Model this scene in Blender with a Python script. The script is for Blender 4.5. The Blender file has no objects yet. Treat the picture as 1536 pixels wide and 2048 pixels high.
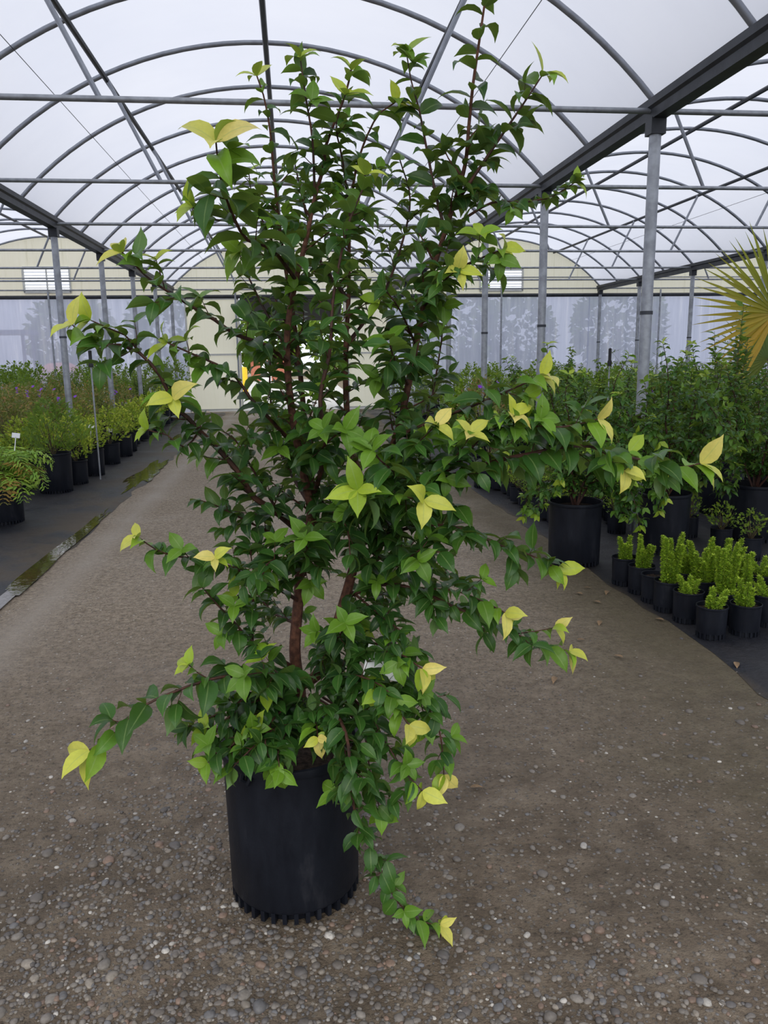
import bpy, math, random
import numpy as np
from mathutils import Vector, Matrix
sc = bpy.context.scene
C = sc.collection
PI = math.pi

# ------------------------------------------------------------------ camera, sky, exposure
CAM_H = 1.65
PITCH, YAW, ROLL, FPX = 0.195875, 0.112990, 0.013169, 1573.8
cd = bpy.data.cameras.new('camera'); cam = bpy.data.objects.new('camera', cd); C.objects.link(cam)
fw = Vector((math.sin(YAW)*math.cos(PITCH), math.cos(YAW)*math.cos(PITCH), -math.sin(PITCH)))
rt = Vector((math.cos(YAW), -math.sin(YAW), 0)); up = rt.cross(fw)
cr, sr = math.cos(ROLL), math.sin(ROLL)
R_, U_ = rt*cr - up*sr, rt*sr + up*cr
m = Matrix((R_, U_, -fw)).transposed().to_4x4(); m.translation = (0, 0, CAM_H)
cam.matrix_world = m
cd.sensor_fit = 'VERTICAL'; cd.sensor_height = 36; cd.lens = FPX/2048*36
cd.clip_start = 0.05; cd.clip_end = 400
sc.camera = cam
sc.view_settings.view_transform = 'Standard'; sc.view_settings.look = 'None'
sc.view_settings.gamma = 1; sc.view_settings.use_curve_mapping = False
sc.view_settings.exposure = 0.37
SKY = 1.45
w = bpy.data.worlds.new('sky'); sc.world = w; w.use_nodes = True
nt = w.node_tree; nt.nodes.clear()
tc = nt.nodes.new('ShaderNodeTexCoord'); sp = nt.nodes.new('ShaderNodeSeparateXYZ'); rp = nt.nodes.new('ShaderNodeValToRGB')
nz = nt.nodes.new('ShaderNodeTexNoise'); nz.inputs['Scale'].default_value = 1.6; nz.inputs['Detail'].default_value = 4
mx = nt.nodes.new('ShaderNodeMix'); mx.data_type = 'RGBA'; mx.blend_type = 'MULTIPLY'; mx.inputs[0].default_value = 0.35
bg = nt.nodes.new('ShaderNodeBackground'); wo = nt.nodes.new('ShaderNodeOutputWorld')
rp.color_ramp.elements[0].position = 0.0; rp.color_ramp.elements[0].color = (.74, .79, .90, 1)
rp.color_ramp.elements[1].position = 0.7; rp.color_ramp.elements[1].color = (1, 1, 1, 1)
nt.links.new(tc.outputs['Generated'], sp.inputs[0]); nt.links.new(sp.outputs['Z'], rp.inputs[0])
nt.links.new(tc.outputs['Generated'], nz.inputs['Vector'])
nt.links.new(rp.outputs[0], mx.inputs[6]); nt.links.new(nz.outputs['Fac'], mx.inputs[7])
bg.inputs['Strength'].default_value = SKY
nt.links.new(mx.outputs[2], bg.inputs['Color']); nt.links.new(bg.outputs[0], wo.inputs['Surface'])
# wide, weak front fill added behind the camera, entering past the shortened roof
sl = bpy.data.lights.new('sun', 'SUN'); sl.energy = 1.5; sl.angle = math.radians(60); sl.color = (1, .96, .9)
so = bpy.data.objects.new('sun', sl); C.objects.link(so)
so.rotation_euler = Vector((.25, .75, -.85)).to_track_quat('-Z', 'Y').to_euler()

# ------------------------------------------------------------------ materials
def mat(name):
    m = bpy.data.materials.new(name); m.use_nodes = True
    n = m.node_tree.nodes; n.clear()
    out = n.new('ShaderNodeOutputMaterial')
    return m, m.node_tree, out
def N(nt, t, **kw):
    n = nt.nodes.new(t)
    for k, v in kw.items():
        if k in n.inputs: n.inputs[k].default_value = v
        else: setattr(n, k, v)
    return n
def L(nt, a, b): nt.links.new(a, b)
def ramp(nt, fac, stops):
    r = N(nt, 'ShaderNodeValToRGB'); e = r.color_ramp.elements
    while len(e) < len(stops): e.new(0.5)
    for q, (p, c) in zip(e, stops): q.position = p; q.color = tuple(c)+(1,)
    L(nt, fac, r.inputs[0]); return r
def mixc(nt, fac, a, b, mode='MIX'):
    x = N(nt, 'ShaderNodeMix', data_type='RGBA', blend_type=mode)
    for sock, v in ((x.inputs[0], fac), (x.inputs[6], a), (x.inputs[7], b)):
        if hasattr(v, 'links') or hasattr(v, 'is_linked'): L(nt, v, sock)
        else: sock.default_value = v if isinstance(v, (int, float)) else tuple(v)+(1,)
    return x.outputs[2]
def mathn(nt, op, a, b=None, clamp=False):
    x = N(nt, 'ShaderNodeMath', operation=op, use_clamp=clamp)
    for i, v in enumerate((a, b)):
        if v is None: continue
        if hasattr(v, 'is_linked'): L(nt, v, x.inputs[i])
        else: x.inputs[i].default_value = v
    return x.outputs[0]
def noise(nt, vec, scale, detail=4, rough=.55, mapping=None):
    if mapping is not None:
        mp = N(nt, 'ShaderNodeMapping'); mp.inputs['Scale'].default_value = mapping; L(nt, vec, mp.inputs[0]); vec = mp.outputs[0]
    n = N(nt, 'ShaderNodeTexNoise', Scale=scale, Detail=detail, Roughness=rough); L(nt, vec, n.inputs['Vector']); return n.outputs['Fac']
def bump(nt, h, strength, dist):
    b = N(nt, 'ShaderNodeBump', Strength=strength, Distance=dist); L(nt, h, b.inputs['Height']); return b.outputs[0]
def simple(name, col, rough=.5, metal=0, var=.25, scale=30, spec=.5, bmp=0, col2=None):
    m, nt, out = mat(name)
    tc = N(nt, 'ShaderNodeTexCoord'); f = noise(nt, tc.outputs['Object'], scale)
    c2 = col2 or tuple(c*(1-var) for c in col)
    r = ramp(nt, f, [(.35, c2), (.65, col)])
    p = N(nt, 'ShaderNodeBsdfPrincipled', Roughness=rough, Metallic=metal); p.inputs['Specular IOR Level'].default_value = spec
    L(nt, r.outputs[0], p.inputs['Base Color'])
    if bmp: L(nt, bump(nt, f, bmp, .01), p.inputs['Normal'])
    L(nt, p.outputs[0], out.inputs[0]); return m

def leaf_material(name, stops, rough=.36, trans=.3, vein=True):
    """colour attribute 'tint': R age, G per-leaf brightness, B distance from the midrib, A position along the blade"""
    m, nt, out = mat(name)
    at = N(nt, 'ShaderNodeAttribute', attribute_name='tint'); s = N(nt, 'ShaderNodeSeparateColor'); L(nt, at.outputs['Color'], s.inputs[0])
    r = ramp(nt, s.outputs[0], stops)
    br = mathn(nt, 'MULTIPLY', s.outputs[1], 1.0)
    cc = N(nt, 'ShaderNodeCombineColor'); [L(nt, br, cc.inputs[i]) for i in range(3)]
    col = mixc(nt, 1.0, r.outputs[0], cc.outputs[0], 'MULTIPLY')
    tc = N(nt, 'ShaderNodeTexCoord')
    mott = noise(nt, tc.outputs['Object'], 90, 3)
    col = mixc(nt, mathn(nt, 'MULTIPLY', mott, .30), col, (.02, .03, .01), 'MIX')
    if vein:
        mid = mathn(nt, 'LESS_THAN', s.outputs[2], .07)
        col = mixc(nt, mathn(nt, 'MULTIPLY', mid, .32), col, (.30, .42, .14))
    geo = N(nt, 'ShaderNodeNewGeometry')
    col = mixc(nt, mathn(nt, 'MULTIPLY', geo.outputs['Backfacing'], .45), col, (.16, .26, .09))
    p = N(nt, 'ShaderNodeBsdfPrincipled', Roughness=rough); p.inputs['Specular IOR Level'].default_value = .33; L(nt, col, p.inputs['Base Color'])
    if vein: L(nt, bump(nt, mott, .25, .004), p.inputs['Normal'])
    t = N(nt, 'ShaderNodeBsdfTranslucent')
    L(nt, mixc(nt, .55, col, (.30, .42, .02), 'MIX'), t.inputs['Color'])
    ms = N(nt, 'ShaderNodeMixShader'); ms.inputs[0].default_value = trans
    L(nt, p.outputs[0], ms.inputs[1]); L(nt, t.outputs[0], ms.inputs[2]); L(nt, ms.outputs[0], out.inputs[0])
    return m
GREEN = [(0, (.015, .058, .017)), (.35, (.052, .155, .024)), (.65, (.22, .42, .03)), (.85, (.62, .70, .07)), (1, (.90, .76, .22))]
M = {}
M['leaf'] = leaf_material('glossy leaf', GREEN)
M['leaf_far'] = leaf_material('small leaf', [(0, (.11, .20, .045)), (.4, (.27, .45, .06)), (.7, (.60, .78, .07)), (1, (.88, .90, .12))], .5, .5, False)
M['leaf_dull'] = leaf_material('dull leaf', [(0, (.15, .20, .08)), (.5, (.29, .35, .10)), (.75, (.52, .36, .14)), (1, (.56, .25, .10))], .55, .35, False)
M['fern'] = leaf_material('fern leaf', [(0, (.13, .32, .05)), (.5, (.34, .60, .07)), (.8, (.50, .66, .08)), (1, (.42, .13, .04))], .5, .35, False)
M['plume'] = leaf_material('plume needle', [(0, (.20, .42, .03)), (.5, (.44, .70, .04)), (1, (.70, .84, .08))], .5, .35, False)
M['palm'] = leaf_material('palm blade', [(0, (.14, .24, .03)), (.5, (.40, .40, .04)), (1, (.78, .44, .05))], .4, .35, False)
M['straw'] = leaf_material('dry blade', [(0, (.55, .42, .22)), (1, (.75, .62, .38))], .7, .2, False)
M['petal'] = simple('purple petal', (.25, .03, .62), .5, 0, .3, 40)
M['bark'] = simple('reddish bark', (.15, .066, .042), .75, 0, .5, 60, .2, .4, (.06, .028, .020))
M['twig'] = simple('dark twig', (.085, .034, .022), .65, 0, .5, 40, .3, .2, (.03, .016, .012))
M['shoot'] = simple('red shoot', (.30, .07, .035), .5, 0, .3, 40)
M['stem'] = simple('green brown stem', (.10, .075, .035), .7, 0, .4, 40)
M['soil'] = simple('potting soil', (.05, .035, .025), .95, 0, .6, 60, .1, .8, (.012, .009, .007))
M['galv'] = simple('galvanised pipe', (.42, .44, .47), .45, .6, .3, 12)
M['galv_dark'] = simple('dark weathered steel', (.045, .05, .06), .5, .2, .4, 8)
M['hoop'] = simple('grey hoop pipe', (.33, .35, .39), .45, .6, .25, 10)
M['white'] = simple('white tag plastic', (.85, .86, .86), .4, 0, .05, 5)
M['rubber'] = simple('black rubber', (.015, .015, .017), .6, 0, .4, 20)
M['frame_white'] = simple('pale window frame', (.72, .72, .66), .5, 0, .15, 6)
M['slat'] = simple('pale louvre blade', (.78, .80, .82), .4, 0, .1, 6)
M['dead'] = simple('dead leaf', (.27, .17, .085), .7, 0, .5, 25)
M['yellow'] = simple('yellow paint', (.85, .55, .02), .5, 0, .1, 5)
M['orange'] = simple('orange paint', (.85, .16, .04), .5, 0, .1, 5)
M['cab'] = simple('blue grey cab', (.10, .13, .22), .4, 0, .2, 5)
M['brick'] = simple('brick red board', (.45, .15, .09), .7, 0, .3, 5)
M['concrete'] = simple('pale concrete', (.45, .45, .44), .8, 0, .2, 2)

def pot_material():
    m, nt, out = mat('black nursery plastic')
    tc = N(nt, 'ShaderNodeTexCoord'); f = noise(nt, tc.outputs['Object'], 14, 6, .65, (1, 1, .35)); g = noise(nt, tc.outputs['Object'], 90, 3)
    r = ramp(nt, f, [(.3, (.006, .007, .011)), (.6, (.010, .012, .018)), (.8, (.028, .029, .036))])
    p = N(nt, 'ShaderNodeBsdfPrincipled', Roughness=.5); p.inputs['Specular IOR Level'].default_value = .2; L(nt, r.outputs[0], p.inputs['Base Color'])
    rr = ramp(nt, f, [(.3, (.36,)*3), (.7, (.58,)*3)]); L(nt, rr.outputs[0], p.inputs['Roughness'])
    L(nt, bump(nt, g, .12, .004), p.inputs['Normal']); L(nt, p.outputs[0], out.inputs[0]); return m
M['pot'] = pot_material()
def film_material():
    m, nt, out = mat('roof film')
    tc = N(nt, 'ShaderNodeTexCoord'); f = noise(nt, tc.outputs['Object'], .5, 4, .5); g = noise(nt, tc.outputs['Object'], 4, 5, .6, (.25, 1, 1))
    c = mixc(nt, f, (.545, .575, .67), (.64, .658, .725)); c = mixc(nt, mathn(nt, 'MULTIPLY', g, .12), c, (.38, .40, .48))
    t = N(nt, 'ShaderNodeBsdfTranslucent'); d = N(nt, 'ShaderNodeBsdfDiffuse'); L(nt, c, t.inputs[0]); L(nt, c, d.inputs[0])
    ms = N(nt, 'ShaderNodeMixShader'); ms.inputs[0].default_value = .28
    L(nt, t.outputs[0], ms.inputs[1]); L(nt, d.outputs[0], ms.inputs[2]); L(nt, ms.outputs[0], out.inputs[0]); return m
M['film'] = film_material()
def curtain_material():
    m, nt, out = mat('plastic curtain')
    tc = N(nt, 'ShaderNodeTexCoord'); f = noise(nt, tc.outputs['Object'], 1.0, 6, .65, (6, 1, .35)); g = noise(nt, tc.outputs['Object'], .6, 3)
    r = ramp(nt, f, [(.30, (.46, .50, .66)), (.55, (.58, .62, .78)), (.75, (.84, .86, .95))])
    c = mixc(nt, mathn(nt, 'MULTIPLY', g, .4), r.outputs[0], (.36, .39, .50))
    t = N(nt, 'ShaderNodeBsdfTranslucent'); d = N(nt, 'ShaderNodeBsdfDiffuse'); L(nt, c, t.inputs[0]); L(nt, c, d.inputs[0])
    ms = N(nt, 'ShaderNodeMixShader'); ms.inputs[0].default_value = .45
    L(nt, t.outputs[0], ms.inputs[1]); L(nt, d.outputs[0], ms.inputs[2])
    tr = N(nt, 'ShaderNodeBsdfTransparent'); tr.inputs[0].default_value = (.9, .92, 1, 1)
    m2 = N(nt, 'ShaderNodeMixShader'); m2.inputs[0].default_value = .14
    L(nt, ms.outputs[0], m2.inputs[1]); L(nt, tr.outputs[0], m2.inputs[2])
    L(nt, m2.outputs[0], out.inputs[0]); return m
M['curtain'] = curtain_material()
def gable_material():
    m, nt, out = mat('cream fibreglass sheet')
    tc = N(nt, 'ShaderNodeTexCoord'); f = noise(nt, tc.outputs['Object'], 1.0, 6, .7, (9, 1, .5)); g = noise(nt, tc.outputs['Object'], .7, 4)
    r = ramp(nt, f, [(.28, (.70, .68, .50)), (.42, (.90, .88, .72)), (.8, (.94, .92, .78))])
    c = mixc(nt, mathn(nt, 'MULTIPLY', g, .35), r.outputs[0], (.84, .82, .66))
    t = N(nt, 'ShaderNodeBsdfTranslucent'); d = N(nt, 'ShaderNodeBsdfDiffuse'); L(nt, c, t.inputs[0]); L(nt, c, d.inputs[0])
    ms = N(nt, 'ShaderNodeMixShader'); ms.inputs[0].default_value = .5
    L(nt, t.outputs[0], ms.inputs[1]); L(nt, d.outputs[0], ms.inputs[2]); L(nt, ms.outputs[0], out.inputs[0]); return m
M['gable'] = gable_material()
def ground_material():
    m, nt, out = mat('packed gravel and mud')
    tc = N(nt, 'ShaderNodeTexCoord'); v = tc.outputs['Object']; s = N(nt, 'ShaderNodeSeparateXYZ'); L(nt, v, s.inputs[0])
    big = noise(nt, v, 1.1, 5, .6); mid = noise(nt, v, 7, 5, .65); fine = noise(nt, v, 55, 4, .7)
    c = ramp(nt, mid, [(.3, (.076, .055, .035)), (.52, (.150, .115, .080)), (.72, (.230, .186, .135))]).outputs[0]
    c = mixc(nt, ramp(nt, big, [(.42, (0,)*3), (.62, (1,)*3)]).outputs[0], c, mixc(nt, .5, c, (.075, .062, .048)))
    pale = mathn(nt, 'MULTIPLY', mathn(nt, 'SUBTRACT', mathn(nt, 'ADD', s.outputs[1], mathn(nt, 'MULTIPLY', big, 2.5)), 3.6), .33, True)  # paler along Y: the aisle's lighting gradient painted in, with pale packed dust
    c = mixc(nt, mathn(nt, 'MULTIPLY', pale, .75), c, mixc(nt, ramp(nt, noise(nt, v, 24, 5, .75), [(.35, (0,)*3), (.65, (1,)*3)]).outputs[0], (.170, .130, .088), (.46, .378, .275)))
    c = mixc(nt, ramp(nt, fine, [(.30, (.95,)*3), (.46, (0,)*3)]).outputs[0], c, (.030, .023, .017))
    vo = N(nt, 'ShaderNodeTexVoronoi', Scale=62.0); L(nt, v, vo.inputs['Vector'])
    sc_ = N(nt, 'ShaderNodeSeparateColor'); L(nt, vo.outputs['Color'], sc_.inputs[0])
    isl = mathn(nt, 'MULTIPLY', mathn(nt, 'LESS_THAN', vo.outputs['Distance'], .34), mathn(nt, 'GREATER_THAN', sc_.outputs[0], .62))
    stone = ramp(nt, sc_.outputs[1], [(0, (.09, .08, .068)), (.6, (.17, .145, .115)), (.95, (.27, .24, .20)), (1, (.58, .55, .50))]).outputs[0]
    c = mixc(nt, isl, c, stone)
    # mossy strip along the bed on the right, worn tan wheel track on the left
    n2 = mathn(nt, 'MULTIPLY', mathn(nt, 'SUBTRACT', big, .5), 1.2)
    xr = mathn(nt, 'ADD', s.outputs[0], n2)
    moss = ramp(nt, mathn(nt, 'MULTIPLY', mathn(nt, 'SUBTRACT', xr, 1.25), 1.2, True), [(0, (0,)*3), (1, (.75,)*3)]).outputs[0]
    c = mixc(nt, moss, c, mixc(nt, mid, (.060, .045, .028), (.105, .090, .042)))
    tr = mathn(nt, 'SUBTRACT', 1.0, mathn(nt, 'MULTIPLY', mathn(nt, 'ABSOLUTE', mathn(nt, 'ADD', s.outputs[0], 1.74)), 4.5), True)
    c = mixc(nt, mathn(nt, 'MULTIPLY', tr, .7), c, (.33, .285, .23))
    p = N(nt, 'ShaderNodeBsdfPrincipled'); p.inputs['Specular IOR Level'].default_value = .3; L(nt, c, p.inputs['Base Color'])
    L(nt, ramp(nt, big, [(.35, (.5,)*3), (.6, (.85,)*3)]).outputs[0], p.inputs['Roughness'])
    h = mathn(nt, 'ADD', mathn(nt, 'MULTIPLY', fine, .6), mathn(nt, 'ADD', mathn(nt, 'MULTIPLY', isl, .35), mathn(nt, 'MULTIPLY', mid, 1.2)))
    L(nt, bump(nt, h, 1.0, .022), p.inputs['Normal']); L(nt, p.outputs[0], out.inputs[0]); return m
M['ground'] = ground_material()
def cloth_material():
    m, nt, out = mat('black ground cloth')
    tc = N(nt, 'ShaderNodeTexCoord'); v = tc.outputs['Object']; s = N(nt, 'ShaderNodeSeparateXYZ'); L(nt, v, s.inputs[0])
    big = noise(nt, v, 1.6, 6, .65); fine = noise(nt, v, 45, 4, .7)
    c = ramp(nt, fine, [(.35, (.010, .011, .015)), (.65, (.022, .023, .029))]).outputs[0]
    mud = ramp(nt, big, [(.40, (0,)*3), (.54, (1,)*3)]).outputs[0]
    edge = mathn(nt, 'SUBTRACT', 1.0, mathn(nt, 'MULTIPLY', mathn(nt, 'ABSOLUTE', mathn(nt, 'ADD', s.outputs[0], 2.15)), 1.5), True)
    edge2 = mathn(nt, 'SUBTRACT', 1.0, mathn(nt, 'MULTIPLY', mathn(nt, 'ABSOLUTE', mathn(nt, 'SUBTRACT', s.outputs[0], 2.20)), 11), True)
    edge = mathn(nt, 'MAXIMUM', edge, edge2)
    mud = mathn(nt, 'MULTIPLY', mud, mathn(nt, 'ADD', mathn(nt, 'MULTIPLY', edge, .9), .12), True)
    c = mixc(nt, mud, c, mixc(nt, fine, (.045, .032, .020), (.10, .078, .050)))
    wv = N(nt, 'ShaderNodeTexWave', Scale=90.0); L(nt, v, wv.inputs['Vector'])
    p = N(nt, 'ShaderNodeBsdfPrincipled'); p.inputs['Specular IOR Level'].default_value = .3; L(nt, c, p.inputs['Base Color'])
    L(nt, ramp(nt, big, [(.3, (.30,)*3), (.6, (.62,)*3)]).outputs[0], p.inputs['Roughness'])
    h = mathn(nt, 'ADD', mathn(nt, 'MULTIPLY', wv.outputs['Fac'], .15), mathn(nt, 'ADD', fine, mathn(nt, 'MULTIPLY', big, 3)))
    L(nt, bump(nt, h, .5, .012), p.inputs['Normal']); L(nt, p.outputs[0], out.inputs[0]); return m
M['cloth'] = cloth_material()
def water_material():
    m, nt, out = mat('muddy puddle water')
    tc = N(nt, 'ShaderNodeTexCoord'); f = noise(nt, tc.outputs['Object'], 7, 3); g = noise(nt, tc.outputs['Object'], 2, 3)
    r = ramp(nt, g, [(.35, (.030, .019, .010)), (.65, (.055, .038, .015))])
    p = N(nt, 'ShaderNodeBsdfPrincipled', Roughness=.04); p.inputs['Specular IOR Level'].default_value = 1.0
    L(nt, r.outputs[0], p.inputs['Base Color']); L(nt, bump(nt, f, .10, .02), p.inputs['Normal']); L(nt, p.outputs[0], out.inputs[0]); return m
M['water'] = water_material()
def stone_material():
    m, nt, out = mat('river pebble')
    at = N(nt, 'ShaderNodeAttribute', attribute_name='tint'); tc = N(nt, 'ShaderNodeTexCoord'); f = noise(nt, tc.outputs['Object'], 160, 3)
    c = mixc(nt, mathn(nt, 'MULTIPLY', f, .8), at.outputs['Color'], (.075, .058, .042))
    p = N(nt, 'ShaderNodeBsdfPrincipled', Roughness=.55); L(nt, c, p.inputs['Base Color']); L(nt, p.outputs[0], out.inputs[0]); return m
M['stone'] = stone_material()

# ------------------------------------------------------------------ mesh helpers
def np_mesh(name, V, F, material, tint=None, smooth=True):
    """V (n,3), F (m,k) with one k"""
    V = np.asarray(V, dtype=np.float32).reshape(-1, 3); F = np.asarray(F, dtype=np.int32)
    me = bpy.data.meshes.new(name); k = F.shape[1]
    me.vertices.add(len(V)); me.vertices.foreach_set('co', V.ravel())
    me.loops.add(F.size); me.loops.foreach_set('vertex_index', F.ravel())
    me.polygons.add(len(F)); me.polygons.foreach_set('loop_start', np.arange(0, F.size, k, dtype=np.int32))
    me.polygons.foreach_set('use_smooth', np.full(len(F), smooth, dtype=bool))
    me.update(calc_edges=True)
    if tint is not None:
        a = me.color_attributes.new('tint', 'FLOAT_COLOR', 'POINT'); a.data.foreach_set('color', np.asarray(tint, dtype=np.float32).ravel())
    me.materials.append(material); return me
class MB:
    def __init__(s): s.v = []; s.f = []
    def add(s, v, f):
        o = len(s.v); s.v += [tuple(x) for x in v]; s.f += [tuple(i+o for i in q) for q in f]
    def box(s, c, d, rot=None):
        x, y, z = (q/2 for q in d); P = [Vector((sx*x, sy*y, sz*z)) for sz in (-1, 1) for sy in (-1, 1) for sx in (-1, 1)]
        if rot is not None: P = [rot @ p for p in P]
        s.add([p+Vector(c) for p in P], [(0, 2, 3, 1), (4, 5, 7, 6), (0, 1, 5, 4), (2, 6, 7, 3), (0, 4, 6, 2), (1, 3, 7, 5)])
    def tube(s, pts, r, n=8, cap=True):
        pts = [Vector(p) for p in pts]; rr = r if isinstance(r, (list, tuple)) else [r]*len(pts)
        t0 = (pts[1]-pts[0]).normalized(); a = t0.orthogonal().normalized(); V = []
        for i, p in enumerate(pts):
            t = (pts[min(i+1, len(pts)-1)]-pts[max(i-1, 0)]).normalized()
            a = (a - t*a.dot(t)).normalized(); b_ = t.cross(a)
            V += [p + (a*math.cos(2*PI*k/n)+b_*math.sin(2*PI*k/n))*rr[i] for k in range(n)]
        F = [(i*n+k, i*n+(k+1) % n, (i+1)*n+(k+1) % n, (i+1)*n+k) for i in range(len(pts)-1) for k in range(n)]
        if cap: F += [tuple(range(n-1, -1, -1)), tuple((len(pts)-1)*n+k for k in range(n))]
        s.add(V, F)
    def lathe(s, prof, n=40, closed=False):
        V = [(r*math.cos(2*PI*k/n), r*math.sin(2*PI*k/n), z) for r, z in prof for k in range(n)]
        F = [(i*n+k, i*n+(k+1) % n, (i+1)*n+(k+1) % n, (i+1)*n+k) for i in range(len(prof)-1) for k in range(n)]
        s.add(V, F)
    def mesh(s, name, material, smooth=True):
        me = bpy.data.meshes.new(name); me.from_pydata(s.v, [], s.f); me.update()
        if smooth: me.polygons.foreach_set('use_smooth', [True]*len(me.polygons)); me.set_sharp_from_angle(angle=math.radians(40))
        me.materials.append(material); return me
def ob(name, me, parent=None, loc=None, rz=0):
    o = bpy.data.objects.new(name, me); C.objects.link(o)
    if parent is not None: o.parent = parent
    if loc is not None: o.location = loc
    if rz: o.rotation_euler = (0, 0, rz)
    return o
def tag(o, label, cat, group=None, kind=None):
    o['label'] = label; o['category'] = cat
    if group: o['group'] = group
    if kind: o['kind'] = kind
    return o
def struct(name, me, **kw):
    o = ob(name, me, **kw); o['kind'] = 'structure'; return o
def catmull(P, step):
    P = [np.array(p, float) for p in P]; Q = [2*P[0]-P[1]]+P+[2*P[-1]-P[-2]]; out = []
    for i in range(1, len(Q)-2):
        a, b, c, d = Q[i-1:i+3]; n = max(1, int(np.linalg.norm(c-b)/step))
        for k in range(n):
            t = k/n; out.append(.5*(2*b+(c-a)*t+(2*a-5*b+4*c-d)*t*t+(3*b-a-3*c+d)*t**3))
    out.append(P[-1]); return np.array(out)
def nrm(v): return v/(np.linalg.norm(v)+1e-9)

class Leaves:
    HI = ([0, .06, .18, .36, .55, .72, .87, 1], [.03, .36, .80, 1, .90, .56, .19, .01])
    LO = ([0, .35, .7, 1], [.10, 1, .62, .02])
    BLADE = ([0, .3, .7, 1], [.5, 1, .8, .05])
    def __init__(s): s.r = []
    def add(s, o, d, n, Ln, W=.44, curl=.9, fold=.35, age=.1, br=1.0): s.r.append((*o, *d, *n, Ln, W, curl, fold, age, br))
    def mesh(s, name, material, shape=None):
        T, Wd = shape or s.LO; T = np.array(T); Wd = np.array(Wd); A = np.array(s.r, float); n = len(A); m = len(T)
        o, d, nn = A[:, 0:3], A[:, 3:6], A[:, 6:9]; Ln, W, cu, fo, age, br = A[:, 9:15].T
        d = d/np.linalg.norm(d, axis=1, keepdims=True); nn = nn-d*(nn*d).sum(1, keepdims=True); nn = nn/(np.linalg.norm(nn, axis=1, keepdims=True)+1e-9)
        s_ = np.cross(d, nn); phi = cu[:, None]*T[None, :]**1.7
        x = np.zeros((n, m)); z = np.zeros((n, m))
        for i in range(1, m):
            a = (phi[:, i]+phi[:, i-1])/2; x[:, i] = x[:, i-1]+(T[i]-T[i-1])*np.cos(a); z[:, i] = z[:, i-1]-(T[i]-T[i-1])*np.sin(a)
        cen = o[:, None]+(d[:, None]*x[..., None]+nn[:, None]*z[..., None])*Ln[:, None, None]
        nl = nn[:, None]*np.cos(phi)[..., None]+d[:, None]*np.sin(phi)[..., None]
        hw = (Wd[None, :]*W[:, None]*Ln[:, None]/2)[..., None]; cf = np.cos(fo)[:, None, None]; sf = np.sin(fo)[:, None, None]
        V = np.stack([cen-s_[:, None]*hw*cf+nl*hw*sf, cen, cen+s_[:, None]*hw*cf+nl*hw*sf], axis=2)
        tint = np.zeros((n, m, 3, 4)); tint[..., 0] = age[:, None, None]; tint[..., 1] = br[:, None, None]
        tint[:, :, 0, 2] = 1; tint[:, :, 2, 2] = 1; tint[..., 3] = T[None, :, None]
        b = np.array([[(i*3+j, i*3+j+1, (i+1)*3+j+1, (i+1)*3+j) for j in (0, 1)] for i in range(m-1)]).reshape(-1, 4)
        F = (b[None]+(np.arange(n)*m*3)[:, None, None]).reshape(-1, 4)
        return np_mesh(name, V.reshape(-1, 3), F, material, tint.reshape(-1, 4))
UP = np.array([0, 0, 1.0])
def ordinal(i): return ['first', 'second', 'third', 'fourth', 'fifth', 'sixth', 'seventh', 'eighth', 'ninth', 'tenth', 'eleventh', 'twelfth', 'thirteenth', 'fourteenth', 'fifteenth', 'sixteenth', 'seventeenth'][i]

# ------------------------------------------------------------------ the glasshouse shell
Y0, DY, YW, YB = 6.892, 3.0, 24.892, -1.5  # house ends at YB, an opening added to let front light in
XC, BW, HG, HR = -0.160, 6.626, 3.71, 5.158
RAD = (BW*BW/4+(HR-HG)**2)/(2*(HR-HG)); ZC = HR-RAD
BAYS = [('the fern bed', XC-BW), ('the aisle', XC), ('the palm bed', XC+BW), ('the far outer bed', XC+2*BW)]
def arcz(dx, r=RAD): return ZC+math.sqrt(max(r*r-dx*dx, 0))
def plane(name, x0, x1, y0, y1, z, m, nx=1, ny=1):
    mb = MB(); xs = np.linspace(x0, x1, nx+1); ys = np.linspace(y0, y1, ny+1)
    mb.add([(x, y, z) for y in ys for x in xs], [(j*(nx+1)+i, j*(nx+1)+i+1, (j+1)*(nx+1)+i+1, (j+1)*(nx+1)+i) for j in range(ny) for i in range(nx)])
    return mb.mesh(name, m, False)
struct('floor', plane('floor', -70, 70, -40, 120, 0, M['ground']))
def wavy_cloth(name, xe, xo, y0, y1, lab, seed):
    r = random.Random(seed); ny = 110; mb = MB(); V = []; F = []
    for j in range(ny+1):
        y = y0+(y1-y0)*j/ny; e = xe+r.uniform(-.05, .05)
        V += [(e, y, .002), (e+(xo-xe)*.01, y, .008+r.uniform(0, .004)), (xo, y, .008)]
    for j in range(ny): 
        for i in range(2): F.append((j*3+i, j*3+i+1, j*3+i+4, j*3+i+3) if xo > xe else (j*3+i, j*3+i+3, j*3+i+4, j*3+i+1))
    mb.add(V, F); return tag(ob(name, mb.mesh(name, M['cloth'])), lab, 'ground cloth')
wavy_cloth('ground_cloth', -2.02, -10.05, -5, 24.7, 'black woven ground cloth under the fern bed, muddy at its edge', 1)
wavy_cloth('ground_cloth', 2.24, 16.3, -5, 24.7, 'black woven ground cloth under the palm bed and the small plume pots', 2)
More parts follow.
